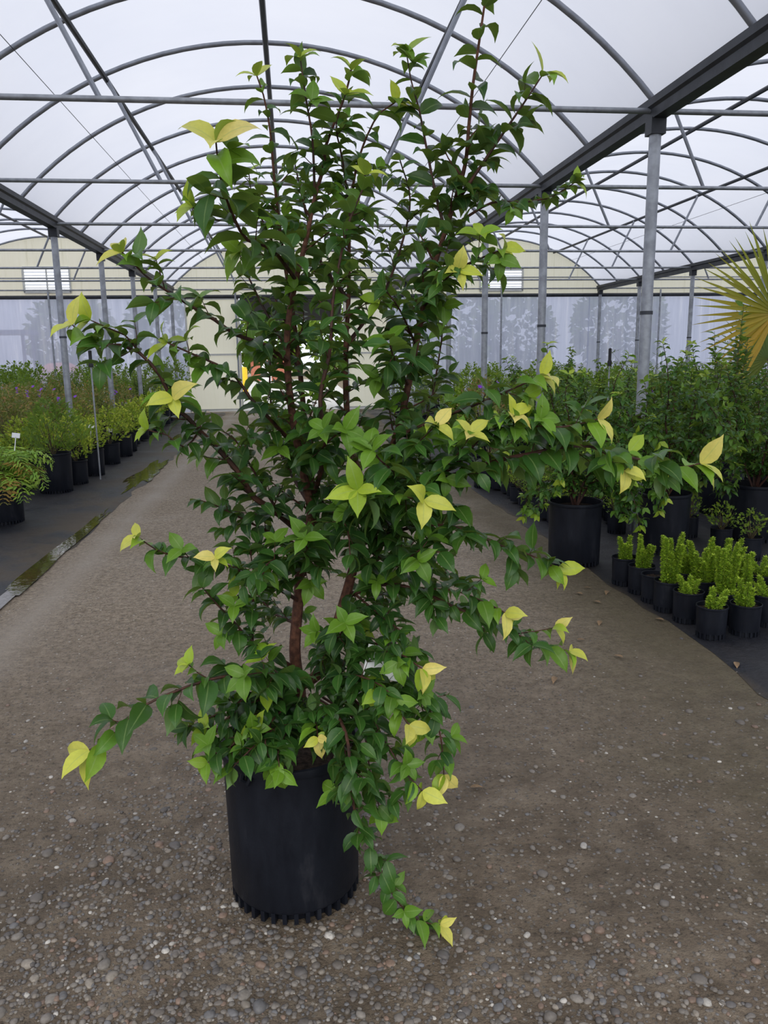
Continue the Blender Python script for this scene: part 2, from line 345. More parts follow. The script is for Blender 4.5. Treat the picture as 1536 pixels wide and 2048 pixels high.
# puddles in the dip between cloth and wheel track
def puddle(pts, lab):
    mb = MB(); n = len(pts); mb.add([(x, y, .0125) for x, y in pts], [tuple(range(n))])
    tag(ob('puddle', mb.mesh('puddle', M['water'], False)), lab, 'puddle')
def blob(x0, x1, y0, y1, seed, n=44):
    r = random.Random(seed); out = []
    for k in range(n):
        a = 2*PI*k/n; j = 1+.22*math.sin(a*5+seed)*r.uniform(.3, 1)+r.uniform(-.2, .1)
        out.append(((x0+x1)/2+(x1-x0)/2*math.cos(a)*j, (y0+y1)/2+(y1-y0)/2*math.sin(a)*j))
    return out
puddle(blob(-2.32, -1.98, 10.3, 13.2, 3), 'bright puddle mirroring the sky at the edge of the fern bed')
puddle(blob(-2.15, -1.99, 4.6, 8.9, 4), 'shallow brown muddy puddle along the wheel track, nearest the camera')
puddle(blob(-2.55, -2.15, 15.5, 18.5, 5), 'small dim puddle farther along the fern bed cloth')

for i, (bn, cx) in enumerate(BAYS):
    mb = MB(); n = 28; R2 = RAD+.035; V = []
    ys = [YB, YW]
    for y in ys:
        for k in range(n+1):
            a = (k/n*2-1)*math.asin(BW/2/RAD); V.append((cx+R2*math.sin(a), y, ZC+R2*math.cos(a)))
    mb.add(V, [(k, k+1, n+1+k+1, n+1+k) for k in range(n)])
    struct('ceiling' if i == 0 else f'ceiling_{i}', mb.mesh('ceiling', M['film']))
# gutters
GX = [XC-1.5*BW, XC-.5*BW, XC+.5*BW, XC+1.5*BW, XC+2.5*BW]
GN = ['on the outer side of the fern bed', 'between the fern bed and the aisle', 'between the aisle and the palm bed', 'beyond the palm bed', 'on the outermost side past the palms']
for x, nme in zip(GX, GN):
    prof = [(-.085, HG+.03), (-.085, HG-.03), (-.06, HG-.05), (-.06, HG-.125), (.06, HG-.125), (.06, HG-.05), (.085, HG-.03), (.085, HG+.03), (.07, HG+.03), (.05, HG-.09), (-.05, HG-.09), (-.07, HG+.03)]
    mb = MB(); k = len(prof)
    mb.add([(x+px, y, pz) for y in (YB, YW) for px, pz in prof], [(i, (i+1) % k, k+(i+1) % k, k+i) for i in range(k)]+[tuple(range(k)), tuple(range(2*k-1, k-1, -1))])
    tag(ob('gutter_beam', mb.mesh('gutter_beam', M['galv_dark'], False)), 'long dark steel gutter beam '+nme, 'beam', 'gutter beams')
# hoops, cross pipes, struts, purlins
def arc_pts(cx, y, r=RAD, n=32):
    a1 = math.asin(BW/2/RAD); return [(cx+r*math.sin(-a1+2*a1*k/n), y, ZC+r*math.cos(-a1+2*a1*k/n)) for k in range(n+1)]
KH = {0: [1+.5*i for i in range(11)], 1: [-.5+.5*i for i in range(14)], 2: [0+.5*i for i in range(13)], 3: [2.5+.5*i for i in range(8)]}
hoop_me = {}
for bi, (bn, cx) in enumerate(BAYS):
    mb = MB(); mb.tube([(p[0]-cx, 0, p[2]) for p in arc_pts(cx, 0)], .027, 10); me = mb.mesh('roof_hoop', M['hoop'])
    for i, k in enumerate(KH[bi]):
        if k > 5.9: k = 5.97
        tag(ob('roof_hoop', me, loc=(cx, Y0+DY*k, 0)), f'curved grey pipe roof hoop over {bn}, {ordinal(i)} from the camera', 'roof hoop', f'roof hoops over {bn}')
    mb = MB(); mb.tube([(-BW/2+.06, 0, 0), (BW/2-.06, 0, 0)], .024, 10); me = mb.mesh('cross_pipe', M['galv'])
    smb = [MB(), MB()]
    for s in (0, 1):
        sg = (-1, 1)[s]; smb[s].tube([(sg*1.79, 0, 4.75), (sg*1.26, 0, 3.66)], .022, 8)
    sme = [q.mesh('roof_strut', M['hoop']) for q in smb]
    ks = [[1, 2, 3, 4, 5], [0, 1, 2, 3, 4, 5], [0, 1, 2, 3, 4, 5], [3, 4, 5]][bi]
    for i, k in enumerate(ks):
        tag(ob('cross_pipe', me, loc=(cx, Y0+DY*k, 3.655)), f'thin level tie pipe under the hoops over {bn}, {ordinal(i)} from the camera', 'tie pipe', f'tie pipes over {bn}')
        for s in (0, 1):
            tag(ob('roof_strut', sme[s], loc=(cx, Y0+DY*k+.03, 0)), f'slanting strut over {bn}, {"puddle" if s == 0 else "palm"} side, {ordinal(i)} from the camera', 'strut', f'roof struts over {bn}')
    for dx, nme, r, mm in ((0, 'along the ridge', .032, 'galv_dark'), (-1.79, 'along the puddle-side slope', .03, 'galv_dark'), (1.79, 'along the palm-side slope', .03, 'galv_dark')):
        mb = MB(); z = arcz(dx)-.055; mb.tube([(cx+dx, 2.0, z), (cx+dx, YW-.03, z)], r, 8)
        tag(ob('purlin', mb.mesh('purlin', M[mm])), f'dark purlin running {nme} over {bn}', 'purlin', 'roof purlins')
    for dx, nme in ((-2.3, 'puddle-side'), (2.3, 'palm-side')):
        mb = MB(); z = arcz(dx)-.04; mb.tube([(cx+dx, 2.0, z), (cx+dx, YW-.03, z)], .004, 5)
        tag(ob('brace_wire', mb.mesh('brace_wire', M['galv_dark'])), f'thin steel wire strung under the {nme} hoops over {bn}', 'wire', 'roof wires')
# posts
def post_meshes():
    mb = MB(); mb.tube([(0, 0, 0), (0, 0, HG-.22)], .05, 16); a = mb.mesh('post', M['galv'])
    mb = MB(); mb.box((0, 0, HG-.18), (.13, .13, .13)); b = mb.mesh('bracket', M['galv_dark'], False)
    mb = MB(); mb.lathe([(.050, 1.98), (.056, 1.98), (.056, 2.01), (.050, 2.01)], 16); c = mb.mesh('clamp', M['galv_dark'])
    return a, b, c
pm = post_meshes()
for gi, ks, nme in ((1, [2, 3, 4, 5, 6], 'at the aisle side of the fern bed'), (2, [0, 1, 2, 3, 4, 5, 6], 'at the aisle side of the palm bed'), (3, [1, 2, 3, 4, 5, 6], 'on the outer side of the palm bed')):
    for i, k in enumerate(ks):
        y = min(Y0+DY*k, YW-.12)
        r = ob('support_post', None, loc=(GX[gi], y, 0)); tag(r, f'round galvanised post {nme}, {ordinal(i)} from the camera', 'post', 'gutter posts')
        ob('shaft', pm[0], r); ob('bracket', pm[1], r); ob('clamp', pm[2], r)
# slim posts carrying the end wall
for i, x in enumerate((-7.0, -1.6, 1.75, 6.6, 11.8)):
    mb = MB(); top = {0: 5.0, 3: 5.1}.get(i, 4.7); mb.tube([(x, YW-.07, 0), (x, YW-.07, 3.62)], .03, 8)
    tag(ob('wall_post', mb.mesh('wall_post', M['galv'])), 'slim wall post against the end wall, ' + ('behind the fern bed', 'beside the doorway nearer the fern bed', 'beside the doorway nearer the palm bed', 'under the louvred vent', 'behind the palm')[i], 'post', 'end wall posts')

# ---- end wall
def gable(cx, win, seed):
    """corrugated sheet with arched top; win = (x0, x1, z0, z1) hole"""
    mb = MB(); p = .038; n = int(BW/p); x0 = cx-BW/2
    def col(i): x = x0+BW*i/n; return x, YW+.005*math.cos(PI*i)
    def strip(i0, i1, zb, zt):
        V = []; 
        for i in range(i0, i1+1):
            x, y = col(i); V += [(x, y, zb), (x, y, zt(x))]
        mb.add(V, [(2*j, 2*j+2, 2*j+3, 2*j+1) for j in range(i1-i0)])
    top = lambda x: arcz(x-cx)+.02
    if win:
        a, b = int((win[0]-x0)/BW*n), int((win[1]-x0)/BW*n)
        strip(0, a, 3.5, top); strip(b, n, 3.5, top); strip(a, b, win[3], top); strip(a, b, 3.5, lambda x: win[2])
    else: strip(0, n, 3.5, top)
    return mb.mesh('wall_back', M['gable'])
WIN = {0: (-7.67, -6.36, 3.60, 4.31), 2: (5.92, 7.28, 3.60, 4.26)}
for i, (bn, cx) in enumerate(BAYS): struct('wall_back' if i == 0 else f'wall_back_{i}', gable(cx, WIN.get(i), i))
mb = MB(); mb.tube([(GX[0], YW-.02, 3.46), (GX[4], YW-.02, 3.46)], .055, 8); struct('trim_1', mb.mesh('trim_1', M['galv_dark']))
mb = MB(); mb.tube([(GX[0], YW-.05, 3.66), (GX[4], YW-.05, 3.66)], .022, 6); struct('trim_2', mb.mesh('trim_2', M['galv']))
mb = MB(); mb.tube([(GX[0], YW-.05, 4.0), (GX[4], YW-.05, 4.0)], .018, 6); struct('trim_3', mb.mesh('trim_3', M['galv']))
for wi, (x0, x1, z0, z1) in enumerate(WIN.values()):
    r = ob(f'window_{wi+1}', None, loc=((x0+x1)/2, YW, (z0+z1)/2)); r['kind'] = 'structure'
    mb = MB(); W2, H2 = (x1-x0)/2, (z1-z0)/2
    for s in (-1, 1): mb.box((s*W2, -.01, 0), (.05, .07, 2*H2)); mb.box((0, -.01, s*H2), (2*W2, .07, .05))
    mb.box((0, -.01, 0), (.035, .05, 2*H2)); ob('window_frame', mb.mesh('window_frame', M['frame_white'], False), r)
    for k in range(8):
        mb = MB(); mb.box((0, .01, -H2+(k+.5)*2*H2/8), (2*W2-.05, .06, .006), Matrix.Rotation(.5, 3, 'X')); ob('louvre_slat', mb.mesh('louvre_slat', M['slat'], False), r)
# curtains
def curtain(x0, x1, lab, seed):
    r = random.Random(seed); mb = MB(); n = int((x1-x0)/.09); nz_ = 12; V = []
    ph = [r.uniform(0, 6) for _ in range(4)]
    for j in range(nz_+1):
        z = .02+3.40*j/nz_
        for i in range(n+1):
            x = x0+(x1-x0)*i/n; V.append((x, YW+.03+.014*math.sin(x*9+ph[0]+z*.3)+.02*math.sin(x*2.3+ph[1]+z*.8)*(1-j/nz_), z))
    mb.add(V, [(j*(n+1)+i, j*(n+1)+i+1, (j+1)*(n+1)+i+1, (j+1)*(n+1)+i) for j in range(nz_) for i in range(n)])
    tag(ob('plastic_curtain', mb.mesh('plastic_curtain', M['curtain'])), lab, 'curtain', 'end wall curtains')
curtain(GX[0], -3.12, 'milky blue-grey plastic curtain behind the fern bed, a tractor dim through it', 1)
curtain(3.02, GX[3]-.28, 'milky grey plastic curtain behind the trees of the palm bed', 2)
curtain(GX[3]-.3, GX[4], 'milky plastic curtain behind the yellowing palm leaf', 3)
for di, (x0, x1) in enumerate(((-3.10, -1.53), (1.67, 3.0))):
    r = ob(f'door_{di+1}', None, loc=((x0+x1)/2, YW+.02, 0)); r['kind'] = 'structure'
    mb = MB(); n = int((x1-x0)/.038); V = []
    for i in range(n+1):
        x = -(x1-x0)/2+(x1-x0)*i/n; y = .004*math.cos(PI*i); V += [(x, y, .05), (x, y, 3.42)]
    mb.add(V, [(2*i, 2*i+2, 2*i+3, 2*i+1) for i in range(n)]); ob('sheet_panel', mb.mesh('sheet_panel', M['gable']), r)
    mb = MB(); h = (x1-x0)/2
    for s in (-1, 1): mb.box((s*h, -.02, 1.72), (.05, .05, 3.42))
    for z in (.08, 1.75, 3.40): mb.box((0, -.03, z), (2*h, .03, .06))
    ob('door_frame', mb.mesh('door_frame', M['frame_white'], False), r)
# dark tilt-up door panel over the opening
r = ob('tilt_door', None, loc=(.07, YW+.05, 3.42)); tag(r, 'black tilt-up door panel hanging open over the far doorway', 'door')
mb = MB(); mb.box((0, .55, -.30), (3.1, 1.25, .06), Matrix.Rotation(-.5, 3, 'X')); ob('door_leaf', mb.mesh('door_leaf', M['rubber'], False), r)
mb = MB(); mb.tube([(-1.55, 0, 0), (1.55, 0, 0)], .06, 10); ob('hinge_tube', mb.mesh('hinge_tube', M['galv_dark']), r)
# side walls out of sight, of the same curtain
for x, nme in ((GX[0], 'left'), (GX[4], 'right')):
    mb = MB(); mb.add([(x, YB, 0), (x, YW, 0), (x, YW, HG), (x, YB, HG)], [(0, 1, 2, 3)]); struct('wall_'+nme, mb.mesh('wall', M['curtain'], False))

# ------------------------------------------------------------------ outdoors, beyond the doorway
def blade_cloud(seed, n, rx, ry, rz, leaf, mname='leaf_far'):
    r = np.random.RandomState(seed); Lv = Leaves()
    for _ in range(n):
        p = r.normal(size=3); p = p/np.linalg.norm(p)*r.uniform(.55, 1)**.5; q = p*np.array([rx, ry, rz])
        d = nrm(p+r.normal(size=3)*.6); Lv.add(q+np.array([0, 0, rz]), d, nrm(UP+r.normal(size=3)*.5), leaf*r.uniform(.7, 1.3), .7, .4, .2, r.uniform(0, .5), r.uniform(.6, 1.1))
    return Lv.mesh('crown', M[mname])
crown_me = blade_cloud(5, 1500, 3.2, 2.4, 3.2, .55)
mbt = MB(); mbt.tube([(0, 0, 0), (0, 0, 3)], [.25, .15], 8); trunk_me = mbt.mesh('trunk', M['stem'])
for i, (x, y, s) in enumerate(((-16, 62, 1.0), (-9, 66, 1.2), (-2, 70, .9), (5, 66, 1.1), (12, 62, 1.25), (19, 66, 1.0), (27, 64, 1.2))):
    t = ob('distant_tree', None, loc=(x, y, 0)); t.scale = (s, s, s)
    tag(t, 'leafy tree standing outdoors beyond the end wall', 'tree', 'trees beyond the end wall')
    ob('crown', crown_me, t); ob('trunk', trunk_me, t)
mb = MB(); mb.add([(-2.6, YW+.3, .01), (2.4, YW+.3, .01), (2.8, 60, .01), (-3.4, 60, .01)], [(0, 1, 2, 3)]); struct('path', mb.mesh('path', M['concrete'], False))
r = ob('bollard', None, loc=(-2.3, 38.5, 0)); tag(r, 'yellow bollard standing outdoors past the doorway', 'bollard')
mb = MB(); mb.lathe([(0, 0), (.22, 0), (.22, 1.1), (.19, 1.2), (0, 1.24)], 16); ob('post', mb.mesh('post', M['yellow']), r)
r = ob('shed', None, loc=(-1.6, 58, 0)); r.scale = (.5, .5, .6); tag(r, 'brick red shed far off through the doorway', 'shed')
mb = MB(); mb.box((0, 0, 1.2), (5, 2.5, 2.4)); ob('wall', mb.mesh('wall', M['brick'], False), r)
mb = MB(); mb.box((0, 0, 2.5), (5.6, 3.0, .2)); ob('roof', mb.mesh('roof', M['frame_white'], False), r)
mb = MB(); mb.box((-.4, -1.27, 1.0), (1.5, .06, 2.0)); ob('shutter', mb.mesh('shutter', M['white'], False), r)
r = ob('tractor', None, loc=(-9.2, 27.6, 0)); tag(r, 'orange tractor with blue-grey cab, dim behind the plastic curtain', 'tractor')
mb = MB(); 
for sx in (-.65, .65):
    for sy in (-.5, .5): mb.box((sx, sy, 1.75), (.09, .09, 1.5))
mb.box((0, 0, 2.55), (1.6, 1.3, .14)); mb.box((0, 0, 1.05), (1.5, 1.1, .3)); ob('cab', mb.mesh('cab', M['cab'], False), r)
mb = MB(); mb.lathe([(0, .62), (.35, .6), (.75, .35), (.85, 0)], 20); o = ob('hood', mb.mesh('hood', M['orange']), r, (1.6, -.1, .95)); 
mb = MB(); mb.lathe([(0, .52), (.35, .5), (.6, .3), (.7, 0)], 20); ob('fender', mb.mesh('fender', M['orange']), r, (-1.1, -.1, 1.0))
wm = MB(); wm.tube([(0, -.16, 0), (0, .16, 0)], .62, 20); wme = wm.mesh('wheel', M['rubber'])
for x in (-1.1, 1.7): ob('wheel', wme, r, (x, -.2, .62))
mb = MB(); mb.tube([(-.4, 0, 2.6), (-.62, 0, 3.35)], .02, 6); ob('mast', mb.mesh('mast', M['white']), r)
mb = MB(); mb.lathe([(0, .16), (.09, .14), (.1, 0), (0, 0)], 12); ob('beacon', mb.mesh('beacon', M['orange']), r, (-.62, 0, 3.35))

# ------------------------------------------------------------------ pots
def pot_set(R, H, lugs=36, n=48):
    """wall with inner face, rolled rim, toothed foot ring, soil"""
    mb = MB(); mb.lathe([(0, .03), (R*.93, .03), (R*.955, .04), (R*.965, H*.5), (R*.985, H*.9), (R*.985, H-.012), (R*.965, H-.012), (R*.95, H*.85), (R*.93, .06), (0, .06)], n)
    wall = mb.mesh('pot', M['pot'])
    mb = MB(); q = .024*R/.21+.003; mb.lathe([(R*.985, H-q*1.1), (R*1.015, H-q), (R*1.03, H-q*.55), (R*1.02, H-q*.1), (R*.99, H), (R*.96, H-q*.2), (R*.955, H-q)], n)
    rim = mb.mesh('rim', M['pot'])
    mb = MB(); mb.lathe([(R*.84, 0), (R*.84, .035)], n)
    for k in range(lugs):
        a = 2*PI*k/lugs; mb.box((R*.89*math.cos(a), R*.89*math.sin(a), .0175), (R*.12, 2*PI*R*.35/lugs, .035), Matrix.Rotation(a, 3, 'Z'))
    ring = mb.mesh('foot_ring', M['pot'], False)
    mb = MB(); rr = random.Random(3); k = 24; V = [(0, 0, H*.9+.006)]; F = []
    for j, f in enumerate((.3, .6, .93)):
        for i in range(k): V.append((R*f*math.cos(2*PI*i/k), R*f*math.sin(2*PI*i/k), H*.9-.01*f+rr.uniform(-.004, .006)))
    F = [(0, 1+i, 1+(i+1) % k) for i in range(k)]
    for j in range(2): F += [(1+j*k+i, 1+(j+1)*k+i, 1+(j+1)*k+(i+1) % k, 1+j*k+(i+1) % k) for i in range(k)]
    mb.add(V, F); soil = mb.mesh('soil', M['soil'])
    return dict(wall=wall, rim=rim, ring=ring, soil=soil, H=H, R=R)
POT = {'big': pot_set(.21, .50), 'seven': pot_set(.165, .38, 28, 36), 'five': pot_set(.135, .30, 24, 32), 'one': pot_set(.088, .19, 18, 28)}
def put_pot(root, kind, ring=True):
    P = POT[kind]; w_ = ob('pot', P['wall'], root); ob('rim', P['rim'], w_)
    if ring: ob('foot_ring', P['ring'], w_)
    ob('soil', P['soil'], root); return P['H']*.9

# ------------------------------------------------------------------ plant builders: each returns (stem mesh or None, foliage mesh, extras)
def leafy_twigs(Lv, stems, pts, rs, rng, ls, ll, tip, tw, tl, depth=0, agebase=.12, fr=None, centre=None, young=None):
    """leaves spiralling along a polyline, twigs of their own where tw > 0"""
    pts = np.asarray(pts); seg = np.linalg.norm(np.diff(pts, axis=0), axis=1); cum = np.concatenate([[0], np.cumsum(seg)]); tot = cum[-1]
    def at(s):
        i = min(int(np.searchsorted(cum, s, 'right'))-1, len(seg)-1); f = (s-cum[i])/max(seg[i], 1e-6); return pts[i]*(1-f)+pts[i+1]*f, nrm(pts[min(i+1, len(pts)-1)]-pts[max(i-1, 0)])
    s = tot*ls; k = rng.randint(0, 3)
    while s < tot and ls < 1:
        P, t = at(s); f = s/tot; vert = abs(t[2])
        if vert < .75:
            S = nrm(np.cross(t, UP)); a = S*(1 if k % 2 else -1)+UP*rng.uniform(-.25, .35)
        else:
            az = k*2.4+rng.uniform(-.4, .4); S = nrm(np.cross(t, np.array([1, .1, 0]))); Q = np.cross(t, S); a = S*math.cos(az)+Q*math.sin(az)
        d = nrm(t*rng.uniform(.30, .60)+a*.85+UP*rng.uniform(-.40, .22))
        n = nrm(UP-d*d[2]+np.array([rng.gauss(0, .42), rng.gauss(0, .42)-.12, rng.gauss(0, .2)]))
        age = min(.5, max(0, agebase+rng.gauss(0, .07)+.22*max(0, f-.55)*2*min(1, tip)))
        dist = (tot-s)
        if tip > .3 and dist < .10: age = max(age, tip*.74*(1-dist/.18)+rng.uniform(-.05, .05))
        tgt = young if (young is not None and age > .55) else Lv
        tgt.add(P, d, n, ll*rng.uniform(.72, 1.15)*(.9 if dist < .03 else 1), rng.uniform(.46, .58), rng.uniform(.7, 1.9), rng.uniform(.2, .6), age, rng.uniform(.75, 1.15))
        s += ll*rng.uniform(.19, .33); k += 1
    # terminal rosette
    P, t = at(tot*.9999); m_ = 3 if rng.random() < .5 else 4
    S = nrm(np.cross(t, UP+np.array([.01, .02, 0]))); Q = np.cross(t, S); a0 = rng.uniform(0, 6)
    star = tip > .5
    if not star: m_ = 2
    if ls < 1:
        for q in range(m_):
            a = a0+2*PI*q/m_; d = nrm(t*.7+(S*math.cos(a)+Q*math.sin(a))*.8-UP*.25); n = nrm(UP*.7+t*.7+np.array([0, -.75, 0])) if star else nrm(UP-d*d[2]-t*.3+np.array([rng.gauss(0, .3), rng.gauss(0, .3), 0]))
            age = tip*rng.uniform(.86, 1.0) if tip > .3 else agebase+rng.uniform(.05, .2)
            tgt = young if (young is not None and age > .55) else Lv
            tgt.add(P, d, n, ll*rng.uniform(.70, 1.0), rng.uniform(.46, .60), rng.uniform(.4, 1.3), rng.uniform(.12, .4), min(1, age), rng.uniform(.9, 1.1))
    if tw and depth < 1:
        s = tot*max(ls, .08); k = rng.randint(0, 9)
        while s < tot*(.80 if tot > 1.2 else .93):
            P, t = at(s); f = s/tot; az = k*2.4+rng.uniform(-.5, .5)
            S = nrm(np.cross(t, np.array([.3, 1, .2]))); Q = np.cross(t, S); a = S*math.cos(az)+Q*math.sin(az)
            d = nrm(a*.9+t*.55+UP*.12); ln = tl*rng.uniform(.5, 1.25)*(1-.70*f); n_ = 5
            tp = [P]; dd = d
            for _ in range(n_-1): dd = nrm(dd+np.array([rng.gauss(0, .1), rng.gauss(0, .1), .04+rng.gauss(0, .08)])); tp.append(tp[-1]+dd*ln/(n_-1))
            rr = max(.0016, rs*.35); stems.append((tp, [rr*(1-.55*i/(n_-1)) for i in range(n_)]))
            tt = rng.random(); leafy_twigs(Lv, stems, tp, rr, rng, .15, ll*rng.uniform(.82, 1.0), (.55 if tt < .18 else .75 if tt < .23 else .25), 0, 0, 1, agebase, young=young)
            s += tw*rng.uniform(.65, 1.2); k += 1

def camellia(seed, H, spread, ll, nst=4, tw=.06, tl=.16, tipage=.8, ab=.27):
    rng = random.Random(seed); Lv = Leaves(); st = []; mb = MB()
    for i in range(nst):
        az = 2*PI*i/nst+rng.uniform(-.5, .5); hh = H*rng.uniform(.65, 1.0); sp_ = spread*rng.uniform(.35, .9)
        P = [np.array([.01*math.cos(az), .01*math.sin(az), 0])]
        for k in range(1, 7):
            f = k/6; P.append(np.array([sp_*f**.9*math.cos(az)+rng.gauss(0, .02), sp_*f**.9*math.sin(az)+rng.gauss(0, .02), hh*f]))
        P = catmull(P, .05); st.append((P, list(np.linspace(.011, .002, len(P))))); leafy_twigs(Lv, st, P, .008, rng, .12, ll, tipage, tw, tl, agebase=ab)
        for _ in range(3):
            j = rng.randint(len(P)//6, len(P)*2//3); az2 = az+rng.uniform(-1.4, 1.4); ln = spread*rng.uniform(.6, 1.1); Q = [P[j]]
            for k in range(1, 6): f = k/5; Q.append(P[j]+np.array([ln*f*math.cos(az2), ln*f*math.sin(az2), ln*(.45*f-.5*f*f*rng.uniform(.4, 2.3))]))
            Q = catmull(Q, .05); st.append((Q, list(np.linspace(.006, .0016, len(Q))))); leafy_twigs(Lv, st, Q, .005, rng, .1, ll, tipage, tw, tl*.8, agebase=ab)
    for p, r in st: mb.tube(p, r, 5, False)
    return mb.mesh('stem', M['twig']), Lv.mesh('foliage', M['leaf']), []
def bushy(seed, H, W, leaf, n, mname='leaf_far', age=(0, .5), top=.3, shape='round', aspect=.6):
    r = np.random.RandomState(seed); Lv = Leaves(); mb = MB()
    ns = 9
    for i in range(ns):
        a = 2*PI*i/ns+r.uniform(-.4, .4); sp_ = W*r.uniform(.1, .5); h = H*r.uniform(.55, .95)
        mb.tube([(0, 0, 0), (sp_*.5*math.cos(a), sp_*.5*math.sin(a), h*.5), (sp_*math.cos(a), sp_*math.sin(a), h)], [.006, .004, .002], 4, False)
    for _ in range(n):
        f = r.uniform(.1, 1)**.8; a = r.uniform(0, 2*PI)
        prof = math.sin(PI*min(1, f*.85+.08)) if shape == 'round' else (.35+.65*(1-f)**.5 if shape == 'cone' else .8+.2*math.sin(7*a))
        rad = W*.5*prof*r.uniform(.35, 1)**.5*(1+.25*math.sin(3*a+seed)+.15*math.sin(5*a+9*f))
        p = np.array([rad*math.cos(a), rad*math.sin(a), H*f*(1+.12*math.sin(4*a+seed))])
        out = np.array([math.cos(a), math.sin(a), 0]); d = nrm(out*.7+UP*r.uniform(.1, 1.1)+r.normal(size=3)*.35)
        ag = min(1, max(0, r.uniform(*age)+top*(f**3)*r.uniform(.3, 1)+.15*(rad/(W*.5))))
        Lv.add(p, d, nrm(UP+out*.5+r.normal(size=3)*.4), leaf*r.uniform(.7, 1.3), aspect, .5, .3, ag, r.uniform(.6, 1.15))
    return mb.mesh('stem', M['stem']), Lv.mesh('foliage', M[mname]), []
def sprigs(seed, H, W, leaf, ns, per, mname='leaf_far', age=(0, .4), lean=.25):
    """upright shoots with paired leaves, like privet or laurel"""
    r = np.random.RandomState(seed); Lv = Leaves(); mb = MB()
    for i in range(ns):
        a = r.uniform(0, 2*PI); b = W*.5*math.sqrt(r.uniform(0, 1)); h = H*r.uniform(.6, 1.0)*(1-.3*b/(W*.5)); tip = np.array([b*math.cos(a), b*math.sin(a), h]); base = np.array([tip[0]*.35, tip[1]*.35, h*.08])
        mb.tube([base, (base+tip)/2+np.array([0, 0, -.02]), tip], [.005, .004, .0018], 4, False)
        for k in range(per):
            f = .2+.8*k/per; p = base*(1-f)+tip*f; az = k*2.4+r.uniform(-.5, .5); d = nrm(np.array([math.cos(az), math.sin(az), r.uniform(.2, .9)]))
            Lv.add(p, d, nrm(UP+r.normal(size=3)*.3), leaf*r.uniform(.7, 1.2), .5, .5, .3, min(1, r.uniform(*age)+.35*f**4), r.uniform(.65, 1.15))
    return mb.mesh('stem', M['stem']), Lv.mesh('foliage', M[mname]), []
def fern(seed, n=26, ln=.55, dead=.0, droop=1.9):
    r = np.random.RandomState(seed); Lv = Leaves(); mb = MB()
    for i in range(n):
        az = r.uniform(0, 2*PI); L_ = ln*r.uniform(.6, 1.1); el = r.uniform(.5, 1.4); pts = [np.array([0, 0, 0.0])]; h = np.array([math.cos(az), math.sin(az), 0]); m_ = 16; brown = r.rand() < dead
        for k in range(m_):
            e = el-droop*(k/m_)**1.4*r.uniform(.9, 1.1); pts.append(pts[-1]+(h*math.cos(e)+UP*math.sin(e))*L_/m_)
        mb.tube(pts, [.0025*(1-.7*k/m_) for k in range(m_+1)], 4, False); sd = np.cross(h, UP)
        for k in range(3, m_+1):
            f = k/m_; wl = L_*.24*math.sin(PI*min(1, .12+.9*(1-f)))*1.0+.006; t = nrm(pts[k]-pts[k-1])
            for s in (-1, 1):
                d = nrm(sd*s+t*.45-UP*r.uniform(-.1, .4)); nn = nrm(np.cross(sd, t)+r.normal(size=3)*.25)
                if nn[2] < 0: nn = -nn
                ag = .95 if brown else min(.8, max(0, r.normal(.42, .14)+.15*f)); q = 3
                for j in range(q): # pinnules
                    Lv.add(pts[k]+d*wl*j/q, nrm(d+t*.5*(1 if j % 2 else -.3)), nn, wl*.55, .30, .6, .15, ag, r.uniform(.7, 1.1))
    return mb.mesh('stem', M['stem']), Lv.mesh('foliage', M['fern']), []
def plumes(seed, n, H, R, needle=.020, per=1000, wid=.030, spread=.09):
    r = np.random.RandomState(seed); Lv = Leaves(); mb = MB()
    for i in range(n):
        az = 2*PI*i/n+r.uniform(-.5, .5); h = H*r.uniform(.55, 1.0); b = spread*r.uniform(.1, .75) if n > 1 else .01; tip = np.array([b*math.cos(az)*1.3, b*math.sin(az)*1.3, h]); base = np.array([math.cos(az), math.sin(az), 0])*b*.35
        mid = (base+tip)/2-np.array([math.cos(az), math.sin(az), 0])*b*.1; mb.tube([base, mid, tip], [.002, .002, .001], 4, False)
        for _ in range(int(per*h/.2)):
            f = r.uniform(.06, 1); p = base*(1-f)**2+2*mid*f*(1-f)+tip*f*f; a = r.uniform(0, 2*PI); rad = wid*(1.04-f)**.75*r.uniform(.1, 1)*(1+.12*math.sin(f*23+i)); out = np.array([math.cos(a), math.sin(a), 0])
            Lv.add(p+out*rad, nrm(out+UP*r.uniform(.1, 1.4)+r.normal(size=3)*.3), nrm(UP*.6-out*.4+r.normal(size=3)*.3), needle*r.uniform(.6, 1.1),   .30, .3, .1, min(1, max(0, r.normal(.45, .2)+.25*f)), r.uniform(.75, 1.15))
    return mb.mesh('stem', M['stem']), Lv.mesh('foliage', M['plume'], Leaves.LO), []
def grass(seed, n, H):
    r = np.random.RandomState(seed); Lv = Leaves()
    for _ in range(n):
        a = r.uniform(0, 2*PI); o = np.array([math.cos(a), math.sin(a), 0])*r.uniform(0, .06); d = nrm(UP+np.array([r.normal(), r.normal(), 0])*.28)
        Lv.add(o, d, nrm(np.array([r.normal(), r.normal(), .3])), H*r.uniform(.5, 1.1), .018, .7, .1, r.rand(), r.uniform(.7, 1.1))
    return None, Lv.mesh('foliage', M['straw'], Leaves.BLADE), []
